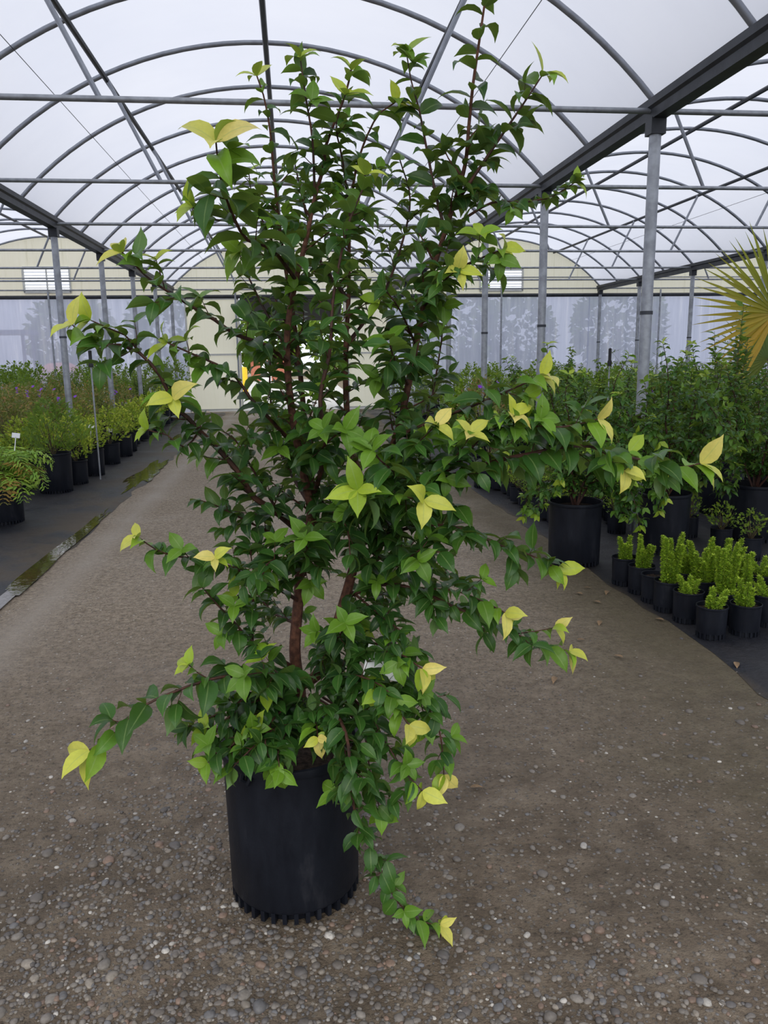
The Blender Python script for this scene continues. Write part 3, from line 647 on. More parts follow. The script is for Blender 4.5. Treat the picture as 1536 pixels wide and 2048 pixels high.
def wispy(seed, H, W):
    r = np.random.RandomState(seed); Lv = Leaves(); mb = MB()
    for i in range(16):
        a = r.uniform(0, 2*PI); P = [np.array([0, 0, 0.0])]; d = nrm(np.array([math.cos(a)*.35, math.sin(a)*.35, 1])); L_ = H*r.uniform(.6, 1.0)
        for k in range(8): d = nrm(d+r.normal(size=3)*.12+np.array([math.cos(a), math.sin(a), 0])*.06); P.append(P[-1]+d*L_/8)
        mb.tube(P, [.005*(1-.1*k) for k in range(9)], 4, False)
        for k in range(3, 9):
            for _ in range(3):
                q = nrm(np.array([r.normal(), r.normal(), .5])); T_ = P[k]+q*.12*r.uniform(.5, 1.3); mb.tube([P[k], T_], [.002, .001], 3, False)
                for j in range(7):
                    f = (j+1)/7; Lv.add(P[k]*(1-f)+T_*f, nrm(q+r.normal(size=3)*.8), nrm(UP+r.normal(size=3)*.4), .024*r.uniform(.6, 1.2), .4, .3, .2, r.uniform(0, .4), r.uniform(.6, 1.0))
    return mb.mesh('stem', M['stem']), Lv.mesh('foliage', M['leaf_far']), []
def flowering(seed, H, W, nf):
    s, f, _ = bushy(seed, H, W, .052, 900, 'leaf_dull', (.1, .8), .25, 'round', .45)
    r = np.random.RandomState(seed+50); ex = []
    Lv = Leaves()
    for k in range(5):
        a = 2*PI*k/5; Lv.add((0, 0, 0), (math.cos(a), math.sin(a), .15), (0, 0, 1), .035, .95, .3, .05, .5, 1)
    pet = Lv.mesh('flower', M['petal'])
    for _ in range(nf):
        a = r.uniform(PI*.9, PI*2.1); ex.append(('flower', pet, (W*.33*math.cos(a), W*.33*math.sin(a), H*r.uniform(.85, 1.05)), (r.uniform(.5, 1.2), 0, r.uniform(-1, 1))))
    return s, f, ex
def tagmesh():
    mb = MB(); mb.box((0, 0, .07), (.008, .002, .14)); mb.box((0, 0, .155), (.075, .002, .05)); return mb.mesh('plant_tag', M['white'], False)
TAG = tagmesh()
def plant(name, proto, x, y, pot, label, cat, group=None, rz=0, s=1.0, sunk=0, tagpos=None, ring=True):
    r = ob(name, None, loc=(x, y, .008), rz=rz); r.scale = (s, s, s); tag(r, label, cat, group)
    h = put_pot(r, pot, ring)
    if proto:
        if proto[0] is not None: ob('stem', proto[0], r, (0, 0, h-.01))
        ob('foliage', proto[1], r, (0, 0, h-.01))
        for n_, me, l, ro in proto[2]:
            o = ob(n_, me, r, (l[0], l[1], l[2]+h-.01)); o.rotation_euler = ro
    if tagpos: o = ob('plant_tag', TAG, r, (tagpos[0], tagpos[1], h+tagpos[2])); o.rotation_euler = (-.2, .15, -rz+.2); o['label'] = 'white plant tag'
    return r

# ------------------------------------------------------------------ THE SUBJECT: multi-stemmed young tree in a black tub
BR = [
 ([(-0.018,2.25,0.505),(-0.01,2.25,0.595),(-0.01,2.25,0.676)],0.021,0.019,2,0.07,0,0,0,1),
 ([(-0.01,2.25,0.676),(-0.019,2.25,0.789),(-0.003,2.26,0.941),(0.008,2.27,1.046),(0.042,2.27,1.195),(0.022,2.25,1.332),(0.004,2.23,1.449),(-0.008,2.22,1.561),(-0.01,2.22,1.669),(-0.003,2.22,1.749),(0.021,2.23,1.855),(0.052,2.24,1.96),(0.077,2.25,2.064),(0.106,2.25,2.153),(0.113,2.25,2.203),(0.168,2.27,2.333),(0.186,2.28,2.398)],0.018,0.0025,0.28,0.08,0.9,0.055,0.17,1),
 ([(0.005,2.28,1.043),(0.058,2.33,1.183),(0.045,2.36,1.316),(0.033,2.38,1.479),(0.025,2.38,1.612),(0.009,2.38,1.785),(-0.016,2.36,1.976),(-0.029,2.34,2.146),(-0.035,2.33,2.259),(-0.049,2.32,2.344),(-0.064,2.32,2.39)],0.012,0.002,0.2,0.072,0.9,0.055,0.15,1),
 ([(-0.011,2.25,0.673),(0.041,2.22,0.715),(0.085,2.2,0.818),(0.134,2.19,0.971),(0.178,2.19,1.119),(0.221,2.2,1.218),(0.259,2.22,1.344),(0.299,2.24,1.441),(0.33,2.25,1.568),(0.354,2.26,1.679),(0.382,2.27,1.803),(0.405,2.27,1.885),(0.432,2.27,1.965),(0.463,2.27,2.058),(0.495,2.27,2.163),(0.505,2.27,2.265),(0.513,2.26,2.363),(0.529,2.25,2.482),(0.539,2.24,2.563),(0.546,2.23,2.641)],0.017,0.0022,0.22,0.09,0.6,0.05,0.17,1),
 ([(0.223,2.22,1.199),(0.194,2.3,1.29),(0.168,2.36,1.403),(0.16,2.38,1.536),(0.163,2.38,1.683),(0.173,2.37,1.811),(0.177,2.36,1.95),(0.181,2.35,2.043),(0.198,2.33,2.159),(0.231,2.32,2.248),(0.266,2.31,2.303),(0.306,2.3,2.327)],0.012,0.002,0.15,0.08,0.9,0.055,0.16,1),
 ([(0.049,2.3,1.234),(0.082,2.1,1.405),(0.071,2.05,1.541),(0.099,2.04,1.666),(0.109,2.06,1.778),(0.132,2.08,1.89),(0.161,2.1,1.99),(0.194,2.1,2.062),(0.201,2.1,2.097)],0.008,0.002,0.2,0.078,0.9,0.06,0.14,0),
 ([(0.463,2.27,2.052),(0.516,2.24,2.131),(0.577,2.21,2.219),(0.631,2.19,2.295),(0.68,2.18,2.366)],0.0055,0.0018,0.1,0.09,0.85,0.07,0.1,0),
 ([(0.443,2.27,1.979),(0.417,2.29,2.088),(0.391,2.3,2.22),(0.374,2.31,2.312),(0.352,2.31,2.387),(0.34,2.31,2.455)],0.005,0.0016,0.12,0.085,0.8,0.12,0.08,0),
 ([(0.484,2.25,2.016),(0.556,2.2,2.053),(0.63,2.17,2.048),(0.706,2.15,2.061),(0.763,2.14,2.094)],0.004,0.0015,0.15,0.06,0.8,0.1,0.07,0),
 ([(0.404,2.25,1.856),(0.463,2.18,1.882),(0.511,2.12,1.901),(0.554,2.08,1.917)],0.005,0.0016,0.1,0.075,0.95,0.05,0.11,0),
 ([(0.379,2.25,1.788),(0.41,2.12,1.844),(0.429,2.05,1.862)],0.005,0.0016,0.1,0.08,0.97,0.05,0.1,0),
 ([(0.079,2.25,2.064),(0.076,2.22,2.208),(0.062,2.2,2.298),(0.05,2.2,2.398)],0.004,0.0015,0.25,0.085,0.85,0.12,0.07,0),
 ([(0.179,2.33,2.04),(0.158,2.28,2.173),(0.139,2.22,2.245),(0.163,2.2,2.312)],0.004,0.0015,0.15,0.085,0.85,0.1,0.08,0),
 ([(0.021,2.2,1.852),(-0.036,2.08,1.914),(-0.093,2.0,1.926),(-0.118,1.95,1.964),(-0.134,1.9,2.009),(-0.141,1.85,2.051),(-0.142,1.82,2.099)],0.006,0.002,0.1,0.115,1.0,0.09,0.1,0),
 ([(-0.118,1.95,1.964),(-0.161,1.92,1.959),(-0.207,1.9,1.982)],0.003,0.0013,0.3,0.07,0.85,0,0,0),
 ([(-0.021,2.36,1.922),(-0.072,2.36,2.043),(-0.097,2.36,2.123),(-0.098,2.36,2.156)],0.004,0.0015,0.2,0.06,0.8,0.09,0.07,0),
 ([(-0.011,2.2,1.642),(-0.066,2.12,1.682),(-0.135,2.07,1.707),(-0.185,2.05,1.743),(-0.233,2.03,1.772),(-0.294,2.0,1.812),(-0.337,1.99,1.845),(-0.365,1.98,1.876),(-0.383,1.98,1.895)],0.007,0.0018,0.12,0.085,0.97,0.1,0.1,0),
 ([(-0.294,2.0,1.812),(-0.303,2.0,1.852),(-0.31,2.0,1.88)],0.002,0.0012,0.5,0.05,0.9,0,0.1,0),
 ([(-0.013,2.22,1.422),(-0.07,2.1,1.502),(-0.108,2.06,1.55),(-0.138,2.04,1.6),(-0.183,2.02,1.634),(-0.233,2.0,1.658),(-0.278,1.99,1.68),(-0.295,1.99,1.688)],0.006,0.0018,0.15,0.075,0.8,0.09,0.1,0),
 ([(-0.006,2.25,1.164),(-0.072,2.16,1.243),(-0.112,2.12,1.279),(-0.153,2.09,1.36),(-0.194,2.07,1.416),(-0.233,2.05,1.463),(-0.265,2.04,1.504),(-0.287,2.04,1.523),(-0.307,2.02,1.574),(-0.32,2.01,1.609),(-0.341,2.0,1.641),(-0.365,2.0,1.666)],0.01,0.004,0.12,0.08,0,0.06,0.13,0),
 ([(-0.365,2.0,1.666),(-0.404,1.98,1.684),(-0.457,1.96,1.684),(-0.481,1.95,1.707),(-0.502,1.95,1.73)],0.004,0.0014,0.1,0.09,0.95,0.08,0.08,0),
 ([(-0.365,2.0,1.666),(-0.395,2.0,1.707),(-0.434,2.0,1.725),(-0.473,2.0,1.743)],0.003,0.0014,0.1,0.075,0.9,0.07,0.08,0),
 ([(-0.287,2.04,1.523),(-0.28,1.95,1.553),(-0.278,1.9,1.561)],0.003,0.0014,0.3,0.08,0.98,0,0,0),
 ([(-0.237,2.05,1.471),(-0.27,2.0,1.432),(-0.308,1.98,1.466),(-0.353,1.97,1.481)],0.003,0.0013,0.1,0.065,0.75,0.1,0.07,0),
 ([(-0.006,2.25,0.944),(-0.055,2.2,0.993),(-0.135,2.15,1.055),(-0.199,2.12,1.095),(-0.262,2.1,1.119),(-0.325,2.08,1.135),(-0.373,2.07,1.159),(-0.41,2.06,1.194)],0.006,0.0016,0.15,0.075,1.0,0.07,0.1,0),
 ([(-0.199,2.12,1.095),(-0.203,2.03,1.125),(-0.21,1.98,1.152)],0.002,0.0012,0.3,0.06,1.0,0,0.1,0),
 ([(-0.014,2.25,1.12),(-0.09,2.2,1.171),(-0.17,2.18,1.221),(-0.222,2.17,1.253),(-0.262,2.17,1.268)],0.005,0.0016,0.15,0.07,0.2,0.06,0.1,0),
 ([(-0.048,2.27,1.199),(-0.129,2.3,1.344),(-0.168,2.3,1.418),(-0.211,2.32,1.446)],0.005,0.0018,0.2,0.07,0.3,0.06,0.12,0),
 ([(-0.022,2.22,0.706),(-0.083,2.1,0.773),(-0.19,2.0,0.822),(-0.264,1.96,0.825),(-0.33,1.93,0.815),(-0.396,1.91,0.794),(-0.446,1.9,0.755),(-0.49,1.89,0.716),(-0.533,1.88,0.697)],0.007,0.002,0.15,0.1,1.0,0.16,0.09,0),
 ([(-0.239,1.97,0.826),(-0.269,1.96,0.853),(-0.289,1.96,0.875)],0.002,0.0012,0.2,0.06,0.85,0,0.1,0),
 ([(-0.038,2.24,0.746),(-0.09,2.18,0.812),(-0.143,2.15,0.864),(-0.187,2.12,0.936),(-0.223,2.1,0.988),(-0.258,2.08,1.045)],0.007,0.0018,0.2,0.075,0.4,0.06,0.11,0),
 ([(-0.138,2.17,0.841),(-0.132,2.14,0.956),(-0.122,2.12,1.041),(-0.128,2.1,1.139)],0.004,0.0016,0.2,0.07,0.3,0.07,0.09,0),
 ([(0.239,2.2,1.246),(0.349,2.1,1.301),(0.476,2.05,1.351),(0.54,2.02,1.376),(0.616,2.0,1.393),(0.685,1.97,1.411),(0.758,1.95,1.414),(0.811,1.93,1.397),(0.896,1.91,1.377),(0.978,1.9,1.36),(1.029,1.89,1.37)],0.008,0.0022,0.05,0.095,1.0,0.055,0.12,0),
 ([(0.758,1.95,1.414),(0.799,1.9,1.39),(0.825,1.88,1.36)],0.002,0.0014,0.3,0.075,0.95,0,0.1,0),
 ([(0.281,2.24,1.398),(0.308,2.18,1.436),(0.411,2.1,1.489),(0.48,2.06,1.519),(0.538,2.04,1.545),(0.598,2.02,1.573),(0.643,2.01,1.593)],0.006,0.0018,0.12,0.09,1.0,0.09,0.1,0),
 ([(0.349,2.1,1.301),(0.423,2.04,1.363),(0.499,2.02,1.443),(0.583,1.99,1.47),(0.657,1.97,1.463),(0.716,1.95,1.47),(0.772,1.94,1.485)],0.005,0.0018,0.1,0.09,1.0,0.06,0.11,0),
 ([(0.499,2.02,1.44),(0.534,1.98,1.478),(0.554,1.96,1.501)],0.003,0.0014,0.2,0.075,1.0,0.08,0.07,0),
 ([(0.349,2.1,1.301),(0.404,1.98,1.385),(0.432,1.93,1.441),(0.436,1.92,1.457)],0.003,0.0014,0.15,0.075,1.0,0.06,0.08,0),
 ([(0.269,2.2,1.346),(0.313,2.02,1.421),(0.343,1.95,1.466),(0.354,1.94,1.479)],0.003,0.0014,0.15,0.075,1.0,0.06,0.08,0),
 ([(0.221,2.2,1.203),(0.243,2.0,1.275),(0.276,1.87,1.31),(0.299,1.8,1.316)],0.005,0.002,0.1,0.095,1.0,0.05,0.1,0),
 ([(0.209,2.2,1.189),(0.173,1.95,1.28),(0.145,1.82,1.342)],0.004,0.0018,0.1,0.09,0.8,0.06,0.1,0),
 ([(0.239,2.2,1.275),(0.25,1.95,1.355),(0.202,1.85,1.407),(0.181,1.82,1.435)],0.004,0.0018,0.1,0.09,0.6,0.06,0.1,0),
 ([(0.181,2.19,1.119),(0.282,2.1,1.178),(0.371,2.05,1.2),(0.447,2.02,1.19),(0.538,2.0,1.149),(0.615,1.98,1.124),(0.689,1.97,1.084)],0.006,0.0018,0.1,0.085,0.9,0.055,0.11,0),
 ([(0.134,2.19,0.964),(0.224,2.1,1.024),(0.315,2.05,1.023),(0.407,2.02,0.982),(0.5,2.0,0.941),(0.579,1.98,0.904),(0.653,1.97,0.872),(0.729,1.97,0.85)],0.006,0.0018,0.1,0.08,1.0,0.06,0.11,0),
 ([(0.315,2.05,1.023),(0.403,2.0,1.031),(0.476,1.96,1.012),(0.533,1.92,0.987)],0.003,0.0016,0.1,0.08,1.0,0.07,0.09,0),
 ([(0.579,1.98,0.904),(0.638,1.97,0.913),(0.687,1.97,0.92)],0.002,0.0013,0.2,0.06,1.0,0,0.1,0),
 ([(0.213,2.25,1.163),(0.354,2.3,1.054),(0.467,2.32,0.98),(0.546,2.32,0.944)],0.005,0.0018,0.1,0.07,0.3,0.06,0.11,0),
 ([(0.053,2.22,0.717),(0.165,2.1,0.818),(0.252,2.0,0.862),(0.317,1.94,0.835)],0.006,0.002,0.15,0.08,1.0,0.05,0.11,0),
 ([(0.068,2.22,0.724),(0.19,2.08,0.73),(0.248,1.98,0.712),(0.279,1.93,0.683)],0.005,0.0018,0.15,0.08,1.0,0.05,0.11,0),
 ([(0.168,2.15,0.786),(0.276,2.08,0.785),(0.353,2.03,0.689),(0.379,2.0,0.596),(0.383,1.98,0.501)],0.005,0.0018,0.1,0.078,1.0,0.05,0.1,0),
 ([(0.081,2.2,0.7),(0.174,2.08,0.663),(0.228,2.0,0.592),(0.271,1.96,0.528),(0.316,1.94,0.481)],0.005,0.0018,0.15,0.078,1.0,0.05,0.1,0),
 ([(0.021,2.22,0.655),(0.082,2.08,0.669),(0.113,1.98,0.641),(0.12,1.95,0.553),(0.127,1.95,0.448),(0.147,1.96,0.364),(0.186,1.98,0.267),(0.219,2.0,0.165),(0.259,2.0,0.088),(0.314,1.98,0.045),(0.371,1.97,0.034)],0.006,0.0018,0.15,0.075,1.0,0.07,0.07,0),
 ([(-0.002,2.23,0.636),(0.032,2.1,0.632),(0.037,2.02,0.618)],0.004,0.0016,0.2,0.065,1.0,0.06,0.08,0),
 ([(-0.016,2.23,0.645),(-0.088,2.1,0.64),(-0.108,2.02,0.607),(-0.089,2.0,0.564)],0.004,0.0016,0.15,0.075,0.6,0.05,0.1,0),
 ([(-0.023,2.23,0.654),(-0.124,2.12,0.649),(-0.198,2.04,0.603),(-0.263,2.0,0.577)],0.005,0.0016,0.12,0.08,0.7,0.05,0.11,0),
 ([(-0.026,2.24,0.666),(-0.152,2.16,0.686),(-0.249,2.12,0.657),(-0.325,2.1,0.634)],0.005,0.0016,0.12,0.08,0.2,0.05,0.11,0),
 ([(-0.007,2.23,0.701),(-0.06,2.05,0.795),(-0.109,1.95,0.847),(-0.145,1.92,0.855)],0.004,0.0016,0.2,0.08,0.55,0.06,0.09,0),
 ([(0.019,2.25,1.02),(0.025,2.05,1.131),(0.019,1.95,1.202)],0.004,0.0018,0.15,0.085,0.55,0.05,0.1,0),
 ([(0.085,2.2,0.818),(0.107,2.05,0.902),(0.115,1.95,0.972)],0.004,0.0018,0.15,0.075,0.55,0.05,0.1,0),
 ([(0.022,2.25,1.332),(0.091,2.0,1.442),(0.125,1.92,1.474)],0.004,0.0018,0.15,0.085,0.55,0.06,0.1,0),
 ([(0.071,2.3,1.234),(0.128,2.05,1.209),(0.134,1.97,1.147)],0.004,0.0018,0.1,0.08,0.3,0.06,0.12,0),
 ([(0.005,2.27,1.046),(-0.068,2.05,1.121),(-0.099,1.98,1.087)],0.004,0.0018,0.15,0.075,0.35,0.06,0.12,0),
 ([(0.33,2.25,1.568),(0.266,2.05,1.639),(0.245,1.98,1.676)],0.004,0.0018,0.15,0.08,0.5,0.06,0.1,0),
 ([(0.354,2.26,1.679),(0.287,2.1,1.767),(0.243,2.05,1.814)],0.004,0.0018,0.1,0.075,0.3,0.06,0.12,0),
 ([(0.178,2.19,1.119),(0.257,2.02,1.101),(0.313,1.95,1.157),(0.362,1.93,1.154)],0.004,0.0018,0.1,0.08,0.3,0.05,0.12,0),
 ([(0.146,2.19,0.986),(0.218,2.05,0.953),(0.263,1.98,0.932)],0.004,0.0018,0.1,0.075,0.3,0.05,0.12,0),
 ([(-0.014,2.25,0.563),(-0.068,2.1,0.624),(-0.149,2.02,0.595),(-0.197,2.0,0.557)],0.005,0.0016,0.15,0.078,0.5,0.045,0.1,0),
 ([(-0.014,2.25,0.563),(-0.054,2.08,0.602),(-0.074,2.0,0.585),(-0.069,1.98,0.551)],0.004,0.0016,0.15,0.078,0.6,0.045,0.09,0),
 ([(-0.011,2.25,0.579),(0.046,2.1,0.616),(0.11,2.0,0.586),(0.099,1.97,0.499)],0.004,0.0016,0.15,0.078,0.5,0.045,0.09,0),
 ([(-0.009,2.25,0.628),(-0.123,2.15,0.681),(-0.22,2.1,0.65),(-0.27,2.08,0.587)],0.004,0.0016,0.15,0.075,0.4,0.045,0.1,0),
 ([(0.052,2.2,0.694),(0.132,2.05,0.784),(0.207,1.97,0.784),(0.243,1.94,0.752)],0.004,0.0016,0.15,0.075,0.6,0.045,0.1,0),
 ([(0.051,2.2,0.662),(0.157,2.05,0.632),(0.176,1.98,0.532),(0.201,1.97,0.415)],0.004,0.0016,0.15,0.078,0.6,0.045,0.1,0),
 ([(0.085,2.2,0.818),(0.222,2.1,0.847),(0.314,2.05,0.728),(0.339,2.03,0.645)],0.004,0.0016,0.15,0.075,0.6,0.045,0.1,0),
 ([(0.048,2.3,1.204),(-0.045,2.5,1.362),(-0.071,2.6,1.546),(-0.055,2.62,1.752)],0.007,0.002,0.2,0.07,0.2,0.05,0.16,0),
 ([(0.223,2.22,1.214),(0.337,2.5,1.271),(0.437,2.6,1.422),(0.497,2.65,1.667),(0.513,2.65,1.829)],0.007,0.002,0.2,0.07,0.2,0.055,0.16,0),
 ([(0.163,2.38,1.683),(0.274,2.45,1.816),(0.341,2.48,1.965),(0.373,2.48,2.109),(0.343,2.48,2.222)],0.006,0.002,0.2,0.07,0.5,0.055,0.14,0),
 ([(0.025,2.38,1.612),(-0.058,2.45,1.76),(-0.114,2.48,1.878),(-0.14,2.48,1.95)],0.006,0.002,0.2,0.07,0.5,0.055,0.14,0),
 ([(0.173,2.37,1.811),(0.096,2.45,1.932),(0.057,2.48,2.078),(0.032,2.48,2.204)],0.006,0.002,0.2,0.07,0.5,0.055,0.14,0),
 ([(0.178,2.19,1.119),(0.107,2.45,1.206),(0.181,2.55,1.351)],0.006,0.002,0.2,0.07,0.3,0.05,0.15,0),
 ([(0.134,2.19,0.971),(0.278,2.45,0.935),(0.393,2.55,1.041)],0.006,0.002,0.2,0.07,0.3,0.05,0.15,0),
 ([(-0.004,2.26,0.863),(-0.095,2.45,0.853),(-0.176,2.55,0.945)],0.006,0.002,0.2,0.07,0.3,0.05,0.13,0),
]

rng = random.Random(11)
root = ob('potted_tree', None, loc=(-.042, 2.262, .004))
tag(root, 'tall glossy-leaved young tree in a black tub on the gravel aisle', 'tree')
P = POT['big']; pw = ob('pot', P['wall'], root); ob('rim', P['rim'], pw); ob('foot_ring', P['ring'], pw); ob('soil', P['soil'], root)
mbh = MB()
mbh.tube([(-.135, -.155, .478), (-.140, -.168, .458), (-.122, -.182, .456), (-.112, -.178, .476)], .008, 6); ob('handle', mbh.mesh('handle', M['pot']), pw)
# a few old scuffs pressed in the tub's wall
Lv, Yg = Leaves(), Leaves(); rl = np.array(root.location)
for pts, r0, r1, ls, ll, tip, tw, tl, st in BR:
    pts = catmull([np.array(p)-rl for p in pts], .025)
    rad = list(np.linspace(r0, r1, len(pts))); stems = []
    leafy_twigs(Lv, stems, pts, (r0+r1)/2, rng, ls, ll, tip, tw, tl, young=Yg, agebase=.10 if st or tip < .9 else .20)
    b_ = MB(); b_.tube(pts, rad, 8 if st else 6)
    tmb = b_
    for p, r in stems: tmb.tube(p, r, 5, False)
    ob('trunk' if ls >= 1 else 'main_stem' if st else 'branch', b_.mesh('branch', M['bark'] if st else M['twig']), root)
ob('foliage', Lv.mesh('foliage', M['leaf'], Leaves.HI), root)
o = ob('young_leaves', Yg.mesh('young_leaves', M['leaf'], Leaves.HI), root); o['label'] = 'yellow-green young leaves'
print('leaves', len(Lv.r), len(Yg.r))
mb = MB(); mb.box((0, 0, 0), (.11, .003, .085), Matrix.Rotation(.25, 3, 'Y')); o = ob('plant_tag', mb.mesh('plant_tag', M['white'], False), root, (0.270, -0.227, 0.815)); o.rotation_euler = (-.3, 0, 0); o['label'] = 'white label card among the lower leaves'
mb = MB(); mb.tube([(.03, .05, .44), (.14, -.05, .60), (0.270, -0.227, 0.785)], .0015, 4); ob('tag_string', mb.mesh('tag_string', M['white']), root)

# ------------------------------------------------------------------ right bed
cam_a, cam_b, cam_c = camellia(21, 1.32, .52, .085, 6, .05), camellia(22, 1.38, .58, .085, 6, .05), camellia(23, 1.2, .55, .08, 6, .05)
cam_lo = [camellia(30+i, 1.08+.1*i, .45, .095, 4, .07, .16) for i in range(3)]
plant('potted_tree', cam_a, 2.20, 5.92, 'big', 'glossy-leaved small tree in the black tub at the corner of the gravel edge', 'tree', rz=.3)
plant('potted_tree', cam_b, 3.06, 6.16, 'big', 'glossy-leaved small tree in a black tub right behind the plume pots', 'tree', rz=1.9)
plant('potted_tree', cam_c, 4.02, 6.42, 'big', 'glossy-leaved small tree in a black tub in front of the palm', 'tree', rz=4.0)
plant('potted_tree', sprigs(61, 2.0, .46, .095, 12, 44, 'leaf', (.02, .35)), 4.36, 7.55, 'big', 'tall dark narrow shrub rising in front of the palm leaf', 'tree')
plant('potted_shrub', wispy(8, 1.6, .8), 4.55, 9.3, 'seven', 'wispy airy shrub with thin bare twigs beside the palm', 'shrub')
# palm
r = ob('potted_palm', None, loc=(5.35, 8.3, .008)); tag(r, 'fan palm with one yellowing leaf at the edge of the view', 'palm'); h = put_pot(r, 'big')
def fan(seed, rad, n, young):
    q = np.random.RandomState(seed); Lv_ = Leaves()
    for i in range(n):
        a = -2.3+4.6*i/(n-1); d = np.array([math.sin(a), -.12-.05*(i % 2), math.cos(a)]); L_ = rad*(1-.12*abs(a)/2.3)*q.uniform(.92, 1.05)
        Lv_.add((0, 0, 0), d, np.array([.05, -1, .1]), L_, .058, .25, .5 if i % 2 else -.25, min(1, max(0, (.15 if not young else .55)+.5*abs(a)/2.3*q.uniform(.6, 1.2)-.1)), q.uniform(.8, 1.1))
    return Lv_.mesh('fan_leaf', M['palm'], ([0, .25, .5, .75, 1], [.25, .8, 1, .5, .02]))
for i, (px, py, pz, ro, rad, yg) in enumerate(((-.24, -.25, 2.03, (-.15, -.35, 0), .98, 1), (.35, .1, 1.85, (-.3, .9, .5), .85, 0), (.1, .35, 1.55, (.2, .2, 2.2), .8, 0))):
    o = ob('fan_leaf', fan(i, rad, 44, yg), r, (px, py, pz)); o.rotation_euler = ro
    if i == 0: o['label'] = 'large yellowing fan leaf'
    mb = MB(); mb.tube(catmull([(0, 0, h+.25), (px*.4, py*.4, (pz+h)/2+.2), (px, py, pz)], .1), .012, 6); ob('leaf_stalk', mb.mesh('leaf_stalk', M['stem']), r)
mb = MB(); mb.lathe([(.08, 0), (.09, .1), (.075, .25), (.05, .33), (0, .34)], 14); ob('trunk', mb.mesh('trunk', M['stem']), r, (0, 0, h-.01))

# plume pots by the gravel
plume_p = [plumes(70, 5, .17, .08), plumes(71, 4, .13, .07), plumes(72, 8, .34, .08), plumes(73, 6, .22, .08), plumes(74, 4, .13, .06), plumes(75, 12, .28, .09, spread=.15)]
PL = [  # x, y, prototype or None, label
 (2.395, 4.155, 4, 'plume pot with a short green tuft, at the tip of the triangle nearest the camera'),
 (2.395, 4.435, 1, 'plume pot with a small tuft, second along the gravel edge from the tip'),
 (2.375, 4.655, 2, 'plume pot with the tallest bright plumes, third along the gravel edge'),
 (2.370, 4.845, None, 'black pot of bare soil, fourth along the gravel edge'),
 (2.370, 5.045, 3, 'plume pot with two leaning tufts, fifth along the gravel edge'),
 (2.345, 5.265, 0, 'plume pot at the far end of the gravel-edge row'),
 (2.610, 4.165, 0, 'plume pot with yellow-green tuft beside the nearest one'),
 (2.600, 4.385, 2, 'plume pot with tall plumes in the second row, second from the camera'),
 (2.600, 4.640, 5, 'wide bushy plume pot in the middle of the second row'),
 (2.595, 4.880, 3, 'plume pot at the back of the second row, before the black tub'),
 (2.830, 4.300, 1, 'plume pot in the third row with a lone small tuft'),
 (2.825, 4.530, 3, 'plume pot in the third row with medium tufts'),
 (2.820, 4.765, 5, 'bushy plume pot at the back of the third row'),
 (3.050, 4.450, 0, 'plume pot in the outermost row at the edge of the view'),
 (3.050, 4.700, 1, 'plume pot in the outermost row, behind the one at the edge'),
 (3.060, 4.950, None, 'black pot of bare soil at the back of the plume block'),
]
for i, (x, y, k, lb) in enumerate(PL): plant('potted_plume_fern', plume_p[k] if k is not None else None, x, y, 'one', lb, 'potted fern', 'plume pots by the gravel', rz=i*1.3, s=1.0+.03*(i % 3))

low = [bushy(80, .22, .24, .03, 170, 'leaf_far', (0, .5)), sprigs(81, .28, .22, .035, 10, 12)]
rr = random.Random(5)
n_ = 0
for j in range(8):
    for i in range(4):
        x, y = 2.50+.30*i+rr.uniform(-.03, .03), 7.25+.30*j+rr.uniform(-.03, .03)
        if abs(x-2.2) < .3 and y < 6.4: continue
        plant('potted_seedling', low[(i+j) % 2], x, y, 'one', 'little green plant in a small black pot behind the corner tub', 'potted plant', 'small pots behind the corner tub', rz=rr.uniform(0, 6), ring=False)
plant('potted_shrub', bushy(83, .5, .45, .04, 300), 2.40, 9.62, 'seven', 'low shrub in a black pot alone at the gravel edge beyond the small pots', 'shrub')
for i, (x, y) in enumerate(((2.95, 6.85), (3.3, 6.9), (3.52, 6.6), (3.55, 6.1), (3.55, 7.0), (3.6, 5.75))):
    plant('potted_seedling', low[0], x, y, 'one', 'small pot squeezed between the black tubs of the palm bed', 'potted plant', 'small pots between the tubs', rz=i)
needle = [plumes(90, 14, .75, .2, .06, 150, .05, .22), plumes(91, 12, .85, .2, .06, 150, .05, .24)]
bed_r = {'a': (bushy(100, .95, .8, .055, 950, 'leaf_far', (0, .4), .3), 'seven', 'dark fine-leaved bush', .9), 'b': (sprigs(101, 1.1, .62, .055, 32, 28), 'seven', 'upright small-leaved bush', 1), 'c': (needle[0], 'five', 'bright yellow-green needle bush', 1),
         'd': (grass(102, 160, .62), 'five', 'clump of dry straw grass', 1), 'e': (cam_lo[0], 'seven', 'glossy-leaved young tree', 1), 'f': (cam_lo[1], 'seven', 'glossy-leaved young tree', 1), 'g': (cam_lo[2], 'seven', 'glossy-leaved young tree', 1), 'h': (flowering(103, .8, .7, 3), 'seven', 'olive bush with purple flowers', 1), 'n': (needle[1], 'five', 'bright yellow-green needle bush', 1)}
def fill(rows, x_of, kinds, where, rng, step):
    pass
